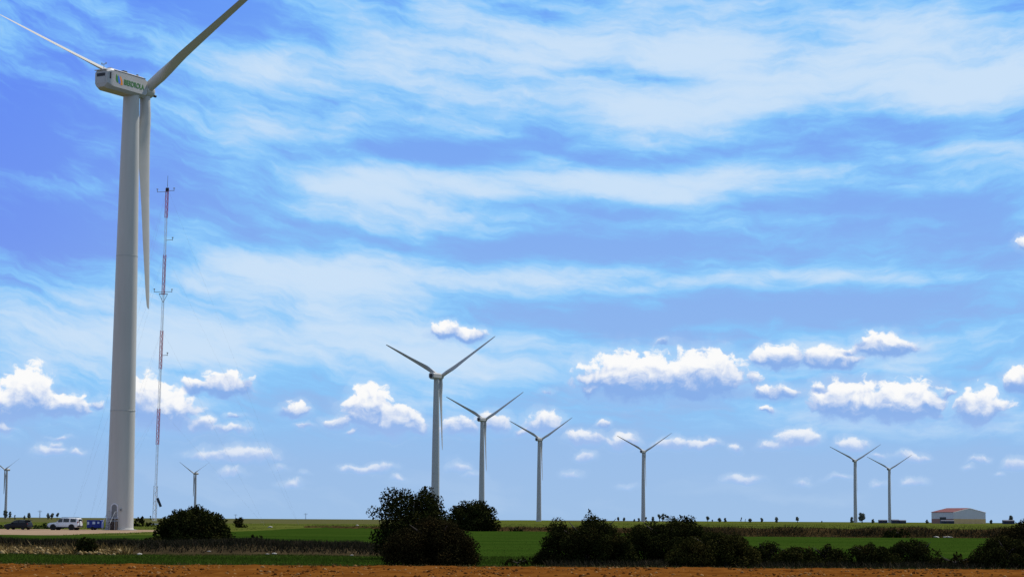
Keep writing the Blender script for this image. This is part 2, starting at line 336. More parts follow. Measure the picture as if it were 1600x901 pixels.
# ------------------------------------------------------------------ terrain
BX = [-400,-120,-60,-42,-12,10,22,30,60,400]; BY = [500,490,470,440,362,345,300,258,256,266]; BH = [.3,.3,.32,.4,.62,.7,.95,1.08,1.1,1.1]
def sm(t): t = np.clip(t, 0, 1); return t*t*(3-2*t)
def wav(X, Y, s, ph=0):
    return (np.sin(X*s*1.0+ph)+np.sin(X*s*2.3+1.7+ph*2+Y*s*.7)*.6+np.sin(Y*s*1.3+X*s*.6+ph*3)*.7)/2.3
def terr(X, Y):
    X = np.asarray(X, float); Y = np.asarray(Y, float)
    yb = np.interp(X, BX, BY) + wav(X, 0, .35)*.8; h = np.interp(X, BX, BH)*(1+.18*wav(X, Y*0, .5, 2))
    z = h*sm((Y-yb+2.2)/2.6)
    left = sm((-5.5-X)/4)           # low earth bank on the left
    z = z + left*(.44+.09*wav(X, 0, .8, 1))*sm((Y-107.5)/4.5)*sm((124-Y)/9)
    z = z + .03*wav(X, Y, .4)*sm((Y-84)/6)
    return z
def tz(x, y): return float(terr(x, y))
xs = np.unique(np.concatenate([np.linspace(-6000,-400,16), np.arange(-400,-160,12), np.arange(-160,8,1.6), np.arange(8,34,.4), np.arange(34,160,1.6), np.arange(160,400,12), np.linspace(400,6000,16)]))
ys = np.unique(np.concatenate([np.arange(-60,80,10), np.arange(80,130,.6), np.arange(130,244,3), np.arange(244,500,.9), 500*np.power(1.07, np.arange(0,48))]))
X, Y = np.meshgrid(xs, ys); Z = terr(X, Y); Z[Y < 83] -= .25
nx, ny = len(xs), len(ys); idx = np.arange(nx*ny).reshape(ny, nx)
Fq = np.stack([idx[:-1,:-1], idx[:-1,1:], idx[1:,1:], idx[1:,:-1]], -1).reshape(-1, 4)
cx = ((X[:-1,:-1]+X[1:,1:])/2).ravel(); cy = ((Y[:-1,:-1]+Y[1:,1:])/2).ravel()
mi = np.zeros(len(cx), int); yb = np.interp(cx, BX, BY) + wav(cx, 0, .35)*.8
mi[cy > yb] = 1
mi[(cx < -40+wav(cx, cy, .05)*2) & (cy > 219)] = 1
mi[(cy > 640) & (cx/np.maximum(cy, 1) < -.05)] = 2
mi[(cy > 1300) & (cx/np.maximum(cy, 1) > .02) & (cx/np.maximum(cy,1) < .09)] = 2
mi[(np.abs(cy-yb+1) < 2.4) & (cx > -45)] = 3
mi[(cx < -6.5) & (cy > 105.5+wav(cx, 0, .9)) & (cy < 121)] = 4
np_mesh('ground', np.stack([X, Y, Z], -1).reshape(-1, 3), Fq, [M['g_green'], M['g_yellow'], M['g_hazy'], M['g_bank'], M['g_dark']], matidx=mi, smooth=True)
tag(bpy.data.objects['ground'], kind='structure')
# ploughed field with real relief
def grid(x0, x1, y0, y1, sx, sy):
    a = np.arange(x0, x1+sx/2, sx); b = np.arange(y0, y1+sy/2, sy); X, Y = np.meshgrid(a, b)
    i = np.arange(X.size).reshape(X.shape)
    return X, Y, np.stack([i[:-1,:-1], i[:-1,1:], i[1:,1:], i[1:,:-1]], -1).reshape(-1, 4)
X, Y, Fq = grid(-26, 26, 60, 82.6, .14, .14)
rough = rng.normal(0, 1, X.shape)
for _ in range(2): rough = (rough + np.roll(rough, 1, 0) + np.roll(rough, 1, 1) + np.roll(rough, -1, 0) + np.roll(rough, -1, 1))/5*1.35
Z = .02 + .025*rough + .03*np.sin(Y*7.5+np.sin(X*.4)*.6) + .03*wav(X, Y, 1.1)
Z = Z*sm((82.6-Y)/.8+.2); Yj = Y + np.where(Y > 82.3, .35*wav(X, 0, 2.1) + rng.normal(0, .08, X.shape), 0)
fld = np_mesh('ploughed_field', np.stack([X, Yj, Z], -1).reshape(-1, 3), Fq, M['soil'], smooth=True); tag(fld, kind='structure')
X, Y, Fq = grid(-90, 90, -60, 60, 2, 2); Z = .02 + .02*rng.normal(0, 1, X.shape)
V1 = np.stack([X, Y, Z], -1).reshape(-1, 3); F1 = Fq
sides = []
for sgn in (-1, 1):
    a, b = (26, 90) if sgn > 0 else (-90, -26)
    X, Y, Fq2 = grid(a, b, 60, 82.6, 2, 1.13); sides.append((np.stack([X, Y, .015+.02*rng.random(X.shape)], -1).reshape(-1, 3), Fq2))
off = len(V1); Vs = [V1]; Fs = [F1]
for v, f in sides: Fs.append(f+off); Vs.append(v); off += len(v)
tag(np_mesh('ploughed_field', np.concatenate(Vs), np.concatenate(Fs), M['soil']), kind='structure')
# gravel track and turbine pad
X, Y, Fq = grid(-330, -48, 221, 312, 3, 1.75)
r = (-49.5 + 1.4*wav(Y, X*0, .2)); Xc = np.minimum(X, r)
Z = terr(X*0-200, Y*0+230) + .07 + .015*wav(X, Y, .6)
Z[0, :] -= .12; Z[-1, :] -= .1; Z[:, -1] -= .12
tag(np_mesh('gravel_track', np.stack([Xc, Y+np.where(Y < 222, .8*wav(X, 0, .3), 0), Z], -1).reshape(-1, 3), Fq, M['gravel'], smooth=True), kind='structure')

# ------------------------------------------------------------------ scattered ground cover (uncountable)
def blades(name, xf, n, h0, h1, wd, mt, sunk=.02, lean=.35, zf=terr, tpow=1.0):
    P = xf(n); n = len(P); h = rng.uniform(h0, h1, n); a = rng.uniform(0, 2*PI, n); wv = wd*rng.uniform(.6, 1.4, n)
    z = zf(P[:,0], P[:,1]) - sunk
    b = np.stack([P[:,0], P[:,1], z], -1); s = np.stack([np.cos(a), np.sin(a), a*0], -1)*wv[:,None]/2
    tip = b + np.stack([rng.normal(0, lean, n)*h, rng.normal(0, lean, n)*h, h], -1)
    V = np.stack([b-s, b+s, tip], 1).reshape(-1, 3); t = np.repeat(np.clip(rng.random(n)**tpow, 0, 1), 3)
    o = np_mesh(name, V, np.arange(3*n).reshape(-1, 3), mt, tint=t)
    return tag(o, kind='stuff')
def rect(x0, x1, y0, y1):
    return lambda n: np.stack([rng.uniform(x0, x1, n), rng.uniform(y0, y1, n)], -1)
def wedge(y0, y1, a0=-.275, a1=.275):
    def f(n):
        y = y0*(y1/y0)**rng.random(n); return np.stack([y*rng.uniform(a0, a1, n), y], -1)
    return f
o = blades('grass', lambda n: np.concatenate([rect(-30, 30, 82.2, 107)(n)]), 110000, .04, .13, .025, M['grass'], tpow=1.6)
tag(o, 'short dark green crop grass along the edge of the ploughed field', 'grass')
def mid(n):
    P = wedge(107, 345)(n); yb = np.interp(P[:,0], BX, BY)
    k = (P[:,1] < yb-3) & ~((P[:,0] < -40) & (P[:,1] > 219)) & ~((P[:,0] < -6.5) & (P[:,1] < 121)); return P[k]
tag(blades('grass', mid, 70000, .02, .07, .05, M['grass'], tpow=1.4), 'green cereal crop filling the middle field up to the dry bank', 'grass')
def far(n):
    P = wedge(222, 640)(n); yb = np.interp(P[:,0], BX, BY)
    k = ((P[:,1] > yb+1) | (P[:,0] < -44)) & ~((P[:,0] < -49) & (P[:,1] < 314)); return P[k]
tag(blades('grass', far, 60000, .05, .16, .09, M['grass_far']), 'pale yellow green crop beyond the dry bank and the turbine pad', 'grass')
def bank(n):
    x = rng.uniform(-44, 80, n); x = np.where(rng.random(n) < .6, rng.uniform(20, 80, n), x)
    y = np.interp(x, BX, BY) + wav(x, 0, .35)*.8 + rng.normal(-1.0, 1.1, n); return np.stack([x, y], -1)
tag(blades('dry_grass', bank, 16000, .08, .38, .06, M['dry'], lean=.6, tpow=2.2), 'brown dry grass and weeds on the low bank across the fields', 'grass')
def bankscrub(n):
    x = np.concatenate([rng.normal(c, s, n//8) for c, s in ((27,2),(34,3),(44,2),(50,3.5),(58,3),(64,4),(8,6),(-20,10))])
    y = np.interp(x, BX, BY) + wav(x, 0, .35)*.8 + rng.normal(-1.2, .7, len(x)); return np.stack([x, y], -1)
tag(blades('low_scrub', bankscrub, 4500, .15, .55, .1, M['scrub'], lean=.6, tpow=1.6), 'patches of dark weeds along the foot of the far dry bank', 'scrub')
def rubgrass(n):
    x = np.where(rng.random(n) < .75, rng.uniform(-31, -23, n), rng.uniform(-22.8, -20, n)); return np.stack([x, rng.normal(107.9, .9, n)], -1)
tag(blades('dry_grass', rubgrass, 2600, .15, .5, .06, M['straw'], lean=.6), 'tan dead grass growing among the stone rubble at lower left', 'grass')
def edge(n):
    x = rng.uniform(-30, 30, n); return np.stack([x, 82.45 + .35*wav(x, 0, 2.1) + rng.normal(0, .2, n)], -1)
tag(blades('dry_grass', edge, 3500, .05, .16, .03, M['dry'], lean=.6, zf=lambda x, y: x*0+.02, tpow=.6), 'thin pale straw fringe along the ploughed edge', 'grass')
def lbank(n):
    x = rng.uniform(-34, -6.5, n); y = rng.normal(114.5, 3.2, n); k = (y > 108.5) & (y < 122); return np.stack([x, y], -1)[k]
def lbz(x, y): return terr(x, y)
tag(blades('low_scrub', lbank, 30000, .1, .42, .06, M['scrub'], lean=.55, tpow=2), 'low dark scrub covering the earth bank on the left', 'scrub')
def rbank(n):
    x = rng.uniform(1.5, 32, n); y = rng.normal(86, 1.6, n); return np.stack([x, y], -1)[(y > 83.4)]
tag(blades('low_scrub', rbank, 24000, .08, .36, .05, M['scrub'], lean=.55, tpow=1.4), 'low brownish scrub under the bushes at the right of the ploughed edge', 'scrub')
# soil clods and straw on the ploughed field
def stones(name, P, size, mt, tint, parent=None, flat=.7):
    n = len(P); ico = np.array([(0,0,1),(.9,0,.3),(.28,.85,.3),(-.72,.53,.3),(-.72,-.53,.3),(.28,-.85,.3),(.72,.53,-.4),(-.28,.85,-.4),(-.9,0,-.4),(-.28,-.85,-.4),(.72,-.53,-.4)])
    f = np.array([(0,1,2),(0,2,3),(0,3,4),(0,4,5),(0,5,1),(1,6,2),(2,6,7),(2,7,3),(3,7,8),(3,8,4),(4,8,9),(4,9,5),(5,9,10),(5,10,1),(1,10,6)])
    a = rng.uniform(0, 2*PI, n); ca, sa = np.cos(a), np.sin(a)
    V = ico[None]*rng.uniform(.7, 1.25, (n, 11, 1))*np.stack([np.ones(n), rng.uniform(.6, 1, n), rng.uniform(.5, .9, n)*flat/.7], -1)[:,None]*size[:,None,None]
    x = V[...,0]*ca[:,None]-V[...,1]*sa[:,None]; y = V[...,0]*sa[:,None]+V[...,1]*ca[:,None]
    V = np.stack([x, y, V[...,2]], -1)+P[:,None]
    Fq = (f[None]+np.arange(n)[:,None,None]*11).reshape(-1, 3)
    return np_mesh(name, V.reshape(-1, 3), Fq, mt, parent, tint=np.repeat(tint, 11))
n = 9000; P = np.stack([rng.uniform(-25, 25, n), rng.uniform(62, 82.3, n), rng.uniform(.0, .05, n)], -1)
tag(stones('soil_clods', P, .02+.075*rng.random(n)**3, M['clod'], rng.random(n)**1.6), 'rust brown soil clods with pale straw bits strewn over the ploughed field', 'soil', kind='stuff')
n = 900; x = np.concatenate([rng.uniform(-30, -23, n-240), rng.uniform(-22.6, -20.4, 240)]); y = rng.normal(107.6, .9, n)
P = np.stack([x, y, terr(x, y)+rng.uniform(-.02, .1, n)+.12*np.exp(-((y-108)/.8)**2)], -1)
M['rubble'] = mat('rubble_stone', (.0000,.0000,.0000), .95, spec=0, tint=[(.0560,.0360,.0128),(.1600,.1080,.0440),(.2880,.2240,.1200)], bump=.4)
tag(stones('rubble', P, .05+.15*rng.random(n)**2, M['rubble'], rng.random(n)), 'tan stone rubble spilled along the foot of the dark bank at lower left', 'rubble', kind='stuff')

# ------------------------------------------------------------------ wind turbines
def airfoil(ch, th, z, tw, circ=0.0, n=20):
    pts = []
    for k in range(n):
        t = 2*PI*k/n; c = (1+math.cos(t))/2      # 1 at leading edge
        xx = 1-c
        y = 5*th*(.2969*math.sqrt(max(xx, 0))-.126*xx-.3516*xx**2+.2843*xx**3-.1036*xx**4)*ch*(1 if t < PI else -1)
        x = (c-.7)*ch
        cxx, cyy = math.cos(t)*ch/2, math.sin(t)*ch/2
        x = x*(1-circ)+cxx*circ; y = y*(1-circ)+cyy*circ
        pts.append((x*math.cos(tw)-y*math.sin(tw), x*math.sin(tw)+y*math.cos(tw), z))
    return pts
def blade_mesh(RB=33.4):
    st = [(1.0,1.6,1,1),(2.4,1.6,1,1),(3.6,1.7,.72,.95),(5.2,2.05,.42,.5),(7.2,2.5,.29,.12),(8.6,2.56,.25,0),(10.5,2.42,.22,0),(13.5,2.15,.19,0),(18,1.8,.17,0),(23,1.55,.16,0),(28,1.15,.15,0),(31.5,.85,.14,0),(32.8,.6,.13,0),(33.25,.35,.12,0),(33.4,.1,.12,0)]
    b = MB(); b.loft([airfoil(c, t, z*RB/33.4, R(11)*max(0, 1-z/24)**1.5, ci) for z, c, t, ci in st])
    m = bpy.data.meshes.new('blade'); m.from_pydata(b.v, [], b.f); m.update(); m.shade_smooth(); m.set_sharp_from_angle(angle=R(60)); return m
def oct_ring(y, w, h, ch, zc=0, xc=0):
    a, b = w/2, h/2
    return [(xc+x, y, zc+z) for x, z in ((-a+ch,-b),(a-ch,-b),(a,-b+ch),(a,b-ch*.7),(a-ch*.7,b),(-a+ch*.7,b),(-a,b-ch*.7),(-a,-b+ch))]
BLADE = blade_mesh()
def place_blade(o, hub, yaw, ang, pit, tilt=R(.3)):
    a = Vector((math.sin(yaw)*math.cos(tilt), math.cos(yaw)*math.cos(tilt), math.sin(tilt))); h = Vector((math.cos(yaw), -math.sin(yaw), 0)); u = h.cross(a)
    d = h*math.cos(ang)+u*math.sin(ang); t = -h*math.sin(ang)+u*math.cos(ang)
    xx = a*math.sin(pit)+t*math.cos(pit); yy = d.cross(xx)
    Mx = Matrix((xx, yy, d)).transposed().to_4x4(); Mx.translation = hub
    o.matrix_basis = Mx
OVER = 3.9; HUBZ = 66.2
def nacelle_near(root, yaw):
    """everything on top of the near turbine; local +Y is the rotor axis"""
    Mn = Matrix.Translation((0, 0, HUBZ)) @ Matrix.Rotation(-yaw, 4, 'Z') @ Matrix.Rotation(R(.3), 4, 'X') @ Matrix.Translation((0, -.75, 0))
    b = MB(); b.loft([oct_ring(-6.3, 2.0, 2.3, .55, -.05), oct_ring(-6.25, 2.3, 2.6, .6), oct_ring(-5.65, 2.85, 3.05, .55), oct_ring(-5.1, 2.9, 3.1, .42), oct_ring(2.1, 2.9, 3.1, .42), oct_ring(2.75, 2.6, 2.85, .5)])
    nac = b.build('nacelle', M['nacelle'], root, True, 25); nac.matrix_basis = Mn
    def sub(mb, name, mt, sm_=False): return mb.build(name, mt, nac, sm_)
    s = MB(); s.box((1.28, -5.0, 1.3), (1.475, 2.2, 1.39)); s.box((-1.475, -5.0, 1.3), (-1.28, 2.2, 1.39)); sub(s, 'roof_seam', M['seam'])
    s = MB(); s.box((-.75, -6.36, .3), (.75, -6.28, .75)); sub(s, 'rear_vent', M['dark'])
    s = MB(); s.box((-.8, -6.34, -.75), (.8, -6.28, .22)); sub(s, 'rear_hatch', M['nacelle'])
    s = MB(); s.loft([oct_ring(-6.2, 2.3, .12, .03, 1.25), oct_ring(-6.55, 2.2, .1, .03, 1.22)]); sub(s, 'rear_lip', M['nacelle'])
    s = MB(); s.box((1.2, -5.9, -.1), (1.42, -5.5, .85)); sub(s, 'side_vent', M['dark'])
    s = MB(); s.loft([oct_ring(-1.7, .9, .1, .04, 1.6), oct_ring(-1.6, .95, .5, .12, 1.78), oct_ring(-.9, .95, .5, .12, 1.78), oct_ring(-.75, .9, .1, .04, 1.6)]); sub(s, 'roof_hatch', M['dark'])
    s = MB(); s.tube((.5, 1.4, 1.5), (.5, 1.4, 1.95), .22, .16, 10); sub(s, 'hatch_bump', M['seam'])  # small hatch bump on the nacelle roof, not a lamp
    s = MB(); s.tube((-.6, -5.0, 1.5), (-.6, -5.0, 2.5), .05); s.tube((-1.0, -5.0, 2.4), (-.2, -5.0, 2.4), .05); s.tube((-1.0, -5.0, 2.4), (-1.0, -5.0, 2.65), .09); s.tube((-.2, -5.0, 2.4), (-.2, -5.0, 2.65), .09)
    sub(s, 'wind_sensor', M['steel']); s = MB(); s.box((.3, -5.3, 1.5), (.9, -4.7, 1.72)); sub(s, 'roof_box', M['steel'])
    # emblem: three leaf drops, and the lettering, on the side facing the camera (local +X)
    def drop(cy, cz, r, hgt, skew, name, mt):
        pts = []
        for k in range(28):
            t = 2*PI*k/28; rr = math.sin(t/2)**.8
            yy = r*math.sin(t)*rr; zz = -math.cos(t)*hgt*.5
            zz = -zz if False else zz
            pts.append((cy - yy*1.05 + skew*(zz/hgt), cz - zz))
        m_ = MB(); m_.loft([[(1.452, p[0], p[1]) for p in pts], [(1.466+.004*('b' in name), p[0], p[1]) for p in pts]]); return sub(m_, 'emblem', mt)
    drop(-4.4, .18, .34, 1.25, .25, 'a', M['l_green']); drop(-3.95, .08, .34, 1.2, .35, 'b', M['l_blue']); drop(-3.5, -.02, .40, 1.35, .3, 'c', M['l_orange'])
    cu = bpy.data.curves.new('lettering', 'FONT'); cu.body = 'IBERDROLA'; cu.size = 1.12; cu.extrude = .01; cu.offset = .028; cu.space_character = .98
    tmp = bpy.data.objects.new('tmp', cu); COL.objects.link(tmp)
    dg = bpy.context.evaluated_depsgraph_get(); me = bpy.data.meshes.new_from_object(tmp.evaluated_get(dg)); bpy.data.objects.remove(tmp)
    wd = max(v.co.x for v in me.vertices); k = 4.75/wd
    for v in me.vertices:
        x, y, z = v.co; v.co = (1.462+z, -2.85+x*k, -.44+y*.98)
    me.materials.clear(); link('lettering', me, M['t_green'], nac)
    # hub and spinner
    s = MB(); s.tube((0, 2.7, 0), (0, 3.1, 0), .95, .95, 24); sub(s, 'shaft_ring', M['seam'])
    hb = MB(); rings = []
    for y, r in ((2.95,1.05),(3.1,1.22),(4.6,1.2),(5.1,1.0),(5.5,.7),(5.75,.35),(5.85,.08)):
        rings.append([(r*math.cos(2*PI*k/28), y, r*math.sin(2*PI*k/28)) for k in range(28)])
    hb.loft(rings); h = hb.build('hub', M['paint_rotor'], root, True); h.matrix_basis = Mn
    s = MB(); s.tube((.62, 5.3, -.62), (.62, 5.75, -.62), .2, .2, 10); s.build('spinner_cap', M['dark'], h)
    return Mn
def turbine_near():
    p = at(187, 826, 300); yaw = R(28.5)
    root = empty('wind_turbine', (p.x, 300, .05), 0, 'largest nearest wind turbine with green lettering on its nacelle, on the gravel pad', 'wind turbine', 'wind turbines on the plain')
    base = -57.45
    root.location.x = at(205, 150, 300).x*.5 + at(187, 827, 300).x*.5
    t = MB(); t.lathe([(2.08,0),(2.04,.3),(2.0,.32),(1.9,10),(1.78,22),(1.62,38),(1.4,54),(1.22,63.4),(1.2,64.8)], 64)
    tw = t.build('tower', M['paint'], root, True)
    for z, r in ((17.5,1.84),(40.5,1.59)):
        s = MB(); s.lathe([(r-.02,z-.07),(r+.018,z-.05),(r+.018,z+.05),(r-.02,z+.07)], 64); s.build('flange_ring', M['flange'], tw, True)
    s = MB(); s.lathe([(2.5,-.05),(2.5,.12),(2.09,.14)], 48); s.build('foundation_ring', M['concrete'], root)
    # door, stair and rails on the side facing the camera
    ad = R(-90-13); c = Vector((math.cos(ad), math.sin(ad), 0)); s_ = Vector((-c.y, c.x, 0))
    def P(u, v, z): return s_*u + c*v + Vector((0, 0, z))
    def arch(wd, z0, z1, v0, v1):
        pts = [(-wd/2, z0), (wd/2, z0)] + [(wd/2*math.cos(q), z1-wd/2+wd/2*math.sin(q)) for q in [PI*k/10 for k in range(11)]]
        return MB().loft([[P(u, v0, z) for u, z in pts], [P(u, v1, z) for u, z in pts]])
    d = arch(1.15, 1.75, 3.95, 1.8, 2.06).build('door_frame', M['white'], root)
    arch(.82, 1.85, 3.78, 1.9, 2.09).build('door', M['seam'], root)
    s = MB(); s.box((-.1,-.3,0), (.1,.02,.3), Matrix.Translation(P(.95, 1.98, 2.85)) @ Matrix.Rotation(ad-PI/2, 4, 'Z')); s.build('door_plaque', M['seam'], root)  # small plaque beside the door, holds no lamp
    s = MB(); s.box((-.6,-.05,1.62), (.6,1.0,1.72), Matrix.Translation(P(0, 2.05, 0)) @ Matrix.Rotation(ad-PI/2, 4, 'Z'))
    for k in range(7):
        s.box((-.5, 1.0+.26*k, 1.42-.23*k), (.5, 1.3+.26*k, 1.47-.23*k), Matrix.Translation(P(0, 2.05, 0)) @ Matrix.Rotation(ad-PI/2, 4, 'Z'))
    s.build('steps', M['rust'], root)
    s = MB()
    for sx in (-.58, .58):
        s.tube(P(sx, 2.1, 2.7), P(sx, 3.05, 2.7), .03); s.tube(P(sx, 3.05, 2.7), P(sx, 4.8, 1.0), .03); s.tube(P(sx, 3.05, 0), P(sx, 3.05, 2.7), .035); s.tube(P(sx, 2.15, 1.7), P(sx, 2.15, 2.7), .03); s.tube(P(sx, 4.8, 0), P(sx, 4.8, 1.0), .03)
    s.build('handrail', M['steel'], root)
    s = MB(); s.box((-.55,.1,.1), (.55,.8,1.3), Matrix.Translation(P(.1, 2.05, 0)) @ Matrix.Rotation(ad-PI/2, 4, 'Z')); s.build('cabinet', M['rust'], root)
    Mn = nacelle_near(root, yaw)
    hub = Mn @ Vector((0, OVER, 0))
    for ang, pit in ((32.8, 90), (152.8, 90), (272.8, 90)):
        o = bpy.data.objects.new('blade', BLADE.copy()); o.data.materials.append(M['paint_rotor']); COL.objects.link(o); o.parent = root
        place_blade(o, hub, yaw, R(ang), R(pit))
    return root
turbine_near()
def turbine_far():
    root = empty('wind_turbine', (0,0,0))
    t = MB(); t.lathe([(2.08,0),(1.9,10),(1.62,38),(1.22,63.4),(1.2,64.8)], 32); t.build('tower', M['far_paint'], root, True)
    s = MB(); s.lathe([(2.6,-.4),(2.6,.12),(2.1,.14)], 24); s.build('foundation_ring', M['concrete'], root)
    b = MB(); b.loft([oct_ring(-4.9, 2.0, 2.3, .7), oct_ring(-4.6, 2.7, 2.9, .8), oct_ring(2.1, 2.9, 3.0, .8), oct_ring(2.75, 2.5, 2.7, .8)])
    nac = b.build('nacelle', M['far_paint'], root, True, 25)
    MB().loft([oct_ring(-5.0, 1.5, 1.7, .4), oct_ring(-4.85, 1.7, 1.9, .5)]).build('rear_vent', M['dark'], nac)
    hb = MB(); rings = [[(r*math.cos(2*PI*k/20), y, r*math.sin(2*PI*k/20)) for k in range(20)] for y, r in ((2.75,1.0),(3.1,1.22),(4.6,1.2),(5.1,1.0),(5.5,.7),(5.85,.1))]
    hb.loft(rings).build('hub', M['far_paint'], root, True)
    me = BLADE.copy(); me.materials.append(M['far_paint'])
    for k in range(3):
        o = bpy.data.objects.new('blade', me); COL.objects.link(o); o.parent = root
    return root
def copy_tree(o, parent=None):
    c = o.copy(); COL.objects.link(c); c.parent = parent
    for ch in list(o.children): copy_tree(ch, c)
    return c
def setup_far(root, px, hy, yaw, ph, pits, label):
    d = ray(px, hy); Y = (HUBZ-EYE+.5)/(d.z/d.y); p = at(px, hy, Y)
    root.location = (p.x, Y, tz(p.x, Y)-.1); tag(root, label, 'wind turbine', 'wind turbines on the plain')
    Mn = Matrix.Translation((0,0,HUBZ)) @ Matrix.Rotation(-yaw, 4, 'Z') @ Matrix.Rotation(R(.3), 4, 'X'); hub = Mn @ Vector((0, OVER, 0)); k = 0
    for ch in root.children:
        n = ch.name.split('.')[0]
        if n in ('nacelle', 'hub'): ch.matrix_basis = Mn
        if n == 'blade': place_blade(ch, hub, yaw, R(ph+120*k+30), R(pits[k])); k += 1
    return root
far0 = turbine_far(); firstp = (38, 38, 95)
FAR = [(682,587,28,2,firstp,'white wind turbine second largest in size, rising behind the leafy oak at centre'),
 (753.5,655,28,2,firstp,'grey wind turbine rising behind the dark rounded tree right of the leafy oak'),
 (842.5,687,28,2,firstp,'grey wind turbine between the dark rounded tree and the ragged tall shrub'),
 (1005,706,28,2,(45,45,95),'grey wind turbine standing alone beyond the long shrub thicket'),
 (1335.5,720,28,2,(45,45,95),'taller of the two neighbouring grey turbines left of the warehouse, small tree at its foot'),
 (1389,733,28,2,(45,45,95),'shorter of the two neighbouring grey turbines, nearest to the warehouse'),
 (11,733,212,1,(40,60,75),'small white wind turbine at the left edge above the black car, facing the camera'),
 (306,739,212,1,(40,60,75),'smallest wind turbine, just above the domed dark bush right of the lattice mast')]
for i, (px, hy, yw, ph, pits, lab) in enumerate(FAR):
    o = far0 if i == 0 else copy_tree(far0)
    setup_far(o, px, hy, R(yw), ph, pits, lab)

# ------------------------------------------------------------------ guyed lattice mast
def mast():
    Y = 480; p = at(241.5, 815, Y); H = 77.5; zt = at(262, 292, Y).z
    H = zt
    root = empty('lattice_mast', (p.x, Y, tz(p.x, Y)), 0, 'tall thin red and white guyed lattice mast right of the nearest turbine', 'mast')
    root.rotation_euler = (0, R(.75), 0)
    zy = lambda y: at(250, y, Y).z
    bands = [(zy(815),zy(760),'white'),(zy(760),zy(696),'white'),(zy(696),zy(640),'red'),(zy(640),zy(578),'white'),(zy(578),zy(518),'red'),(zy(518),zy(462),'white'),(zy(462),zy(400),'red'),(zy(400),zy(342),'white'),(zy(342),zy(296),'red')]
    for i, (z0, z1, c) in enumerate(bands):
        wd = .5 if i == 0 else (.4 if c == 'red' else .3); b = MB()
        cs = [Vector((wd*math.cos(q), wd*math.sin(q), 0)) for q in (R(90), R(210), R(330))]
        lr = .07 if i == 0 else (.065 if c == 'red' else .04)
        for q in cs: b.tube(q+Vector((0,0,z0)), q+Vector((0,0,z1)), lr, n=6)
        n = max(4, int((z1-z0)/(.62 if c == 'red' else 1.0))); dz = (z1-z0)/n
        for k in range(n):
            for j in range(3):
                a, e = cs[j], cs[(j+1)%3]
                if k % 2: a, e = e, a
                b.tube(a+Vector((0,0,z0+k*dz)), e+Vector((0,0,z0+(k+1)*dz)), (.045 if c == 'red' or i == 0 else .022), n=4)
                b.tube(cs[j]+Vector((0,0,z0+k*dz)), cs[(j+1)%3]+Vector((0,0,z0+k*dz)), .018, n=4)
        b.build('mast_section', M[c], root)
    b = MB(); b.tube((0,0,H-.3), (0,0,at(262,276,Y).z), .07, .04); b.build('top_rod', M['seam'], root)
    b = MB(); b.box((-.3,-.3,H-1.3), (.35,.3,H-.5)); b.build('top_box', M['dark'], root)
    def boom(y, x0, x1):
        z = zy(y); b = MB(); b.tube((x0, 0, z), (x1, 0, z+.15), .06, n=6)
        for x in (x0, x1):
            if abs(x) > 1: b.tube((x, 0, z), (x, 0, z+.7), .07, n=6); b.tube((x-.2,0,z+.7), (x+.2,0,z+.7), .1, n=6)
        b.build('boom', M['seam'], root)
    boom(302, -2.4, 0); boom(300, 0, 1.6); boom(377, 0, 1.7); boom(458, -2.2, 2.0); boom(557, 0, 1.5)
    b = MB(); z = zy(462)
    for sx in (-1, 1): b.tube((sx*1.0, 0, z+.2), (0, 0, z-1.9), .06, n=6)
    b.tube((-1.0,0,z+.2), (1.0,0,z+.2), .09, n=6); b.build('bracket', M['seam'], root)
    b = MB(); b.box((-.3,-.04,-1.1), (.3,.04,1.1), Matrix.Translation((.95,-.4,zy(786))) @ Matrix.Rotation(R(-24), 4, 'Y')); b.build('solar_panel', M['panel'], root)
    for aw in (R(8), R(128), R(248)):
        for y, rad in ((300,34),(400,34),(520,26),(640,26)):
            b = MB(); b.tube((.3*math.cos(aw), .3*math.sin(aw), zy(y)), (rad*math.cos(aw), rad*math.sin(aw), .05), .008, n=4); b.build('guy_wire', M['wire'], root)
    b = MB(); b.box((-.9,-.9,-.3), (.9,.9,.35)); b.build('mast_foot', M['concrete'], root)
mast()

# ------------------------------------------------------------------ vehicles
def ring(x, zb, zt, hw, hr, belt):
    pts = [(hw*.86, zb), (hw*.97, zb+.1), (hw, zb+.32), (hw*.985, belt-.08), (hw*.95, belt), (hr, max(belt+.01, zt-.09)), (hr-.09, max(belt+.02, zt-.015)), (0, max(belt+.025, zt))]
    return [(x, y, z) for y, z in pts] + [(x, -y, z) for y, z in pts[-2::-1]]
def wheel(root, x, y, r, wd):
    wt = MB(); n = 24; prof = [(r*.6,-wd/2),(r*.92,-wd/2),(r,-wd*.35),(r,wd*.35),(r*.92,wd/2),(r*.6,wd/2)]
    wt.loft([[(a*math.cos(2*PI*k/n), b, a*math.sin(2*PI*k/n)) for k in range(n)] for a, b in prof])
    o = wt.build('wheel', M['tyre'], root, True); o.location = (x, y, r)
    rm = MB(); s = 1 if y > 0 else -1
    rm.tube((0, s*wd*.3, 0), (0, s*wd*.47, 0), r*.6, r*.6, 20)
    rim = rm.build('rim', M['rim'], o)
    sp = MB()
    for k in range(5):
        q = 2*PI*k/5; sp.tube((math.cos(q)*r*.34, s*wd*.44, math.sin(q)*r*.34), (math.cos(q)*r*.34, s*wd*.5, math.sin(q)*r*.34), r*.14, n=8)
    sp.build('rim', M['dark'], o)
def panel(root, name, pts, mt, thick=.02):
    """flat panel from 3-D points, thickened outward along its normal"""
    P = [Vector(p) for p in pts]; nrm = (P[1]-P[0]).cross(P[2]-P[0]).normalized()
    MB().loft([[p-nrm*.03 for p in P], [p+nrm*thick for p in P]]).build(name, mt, root)
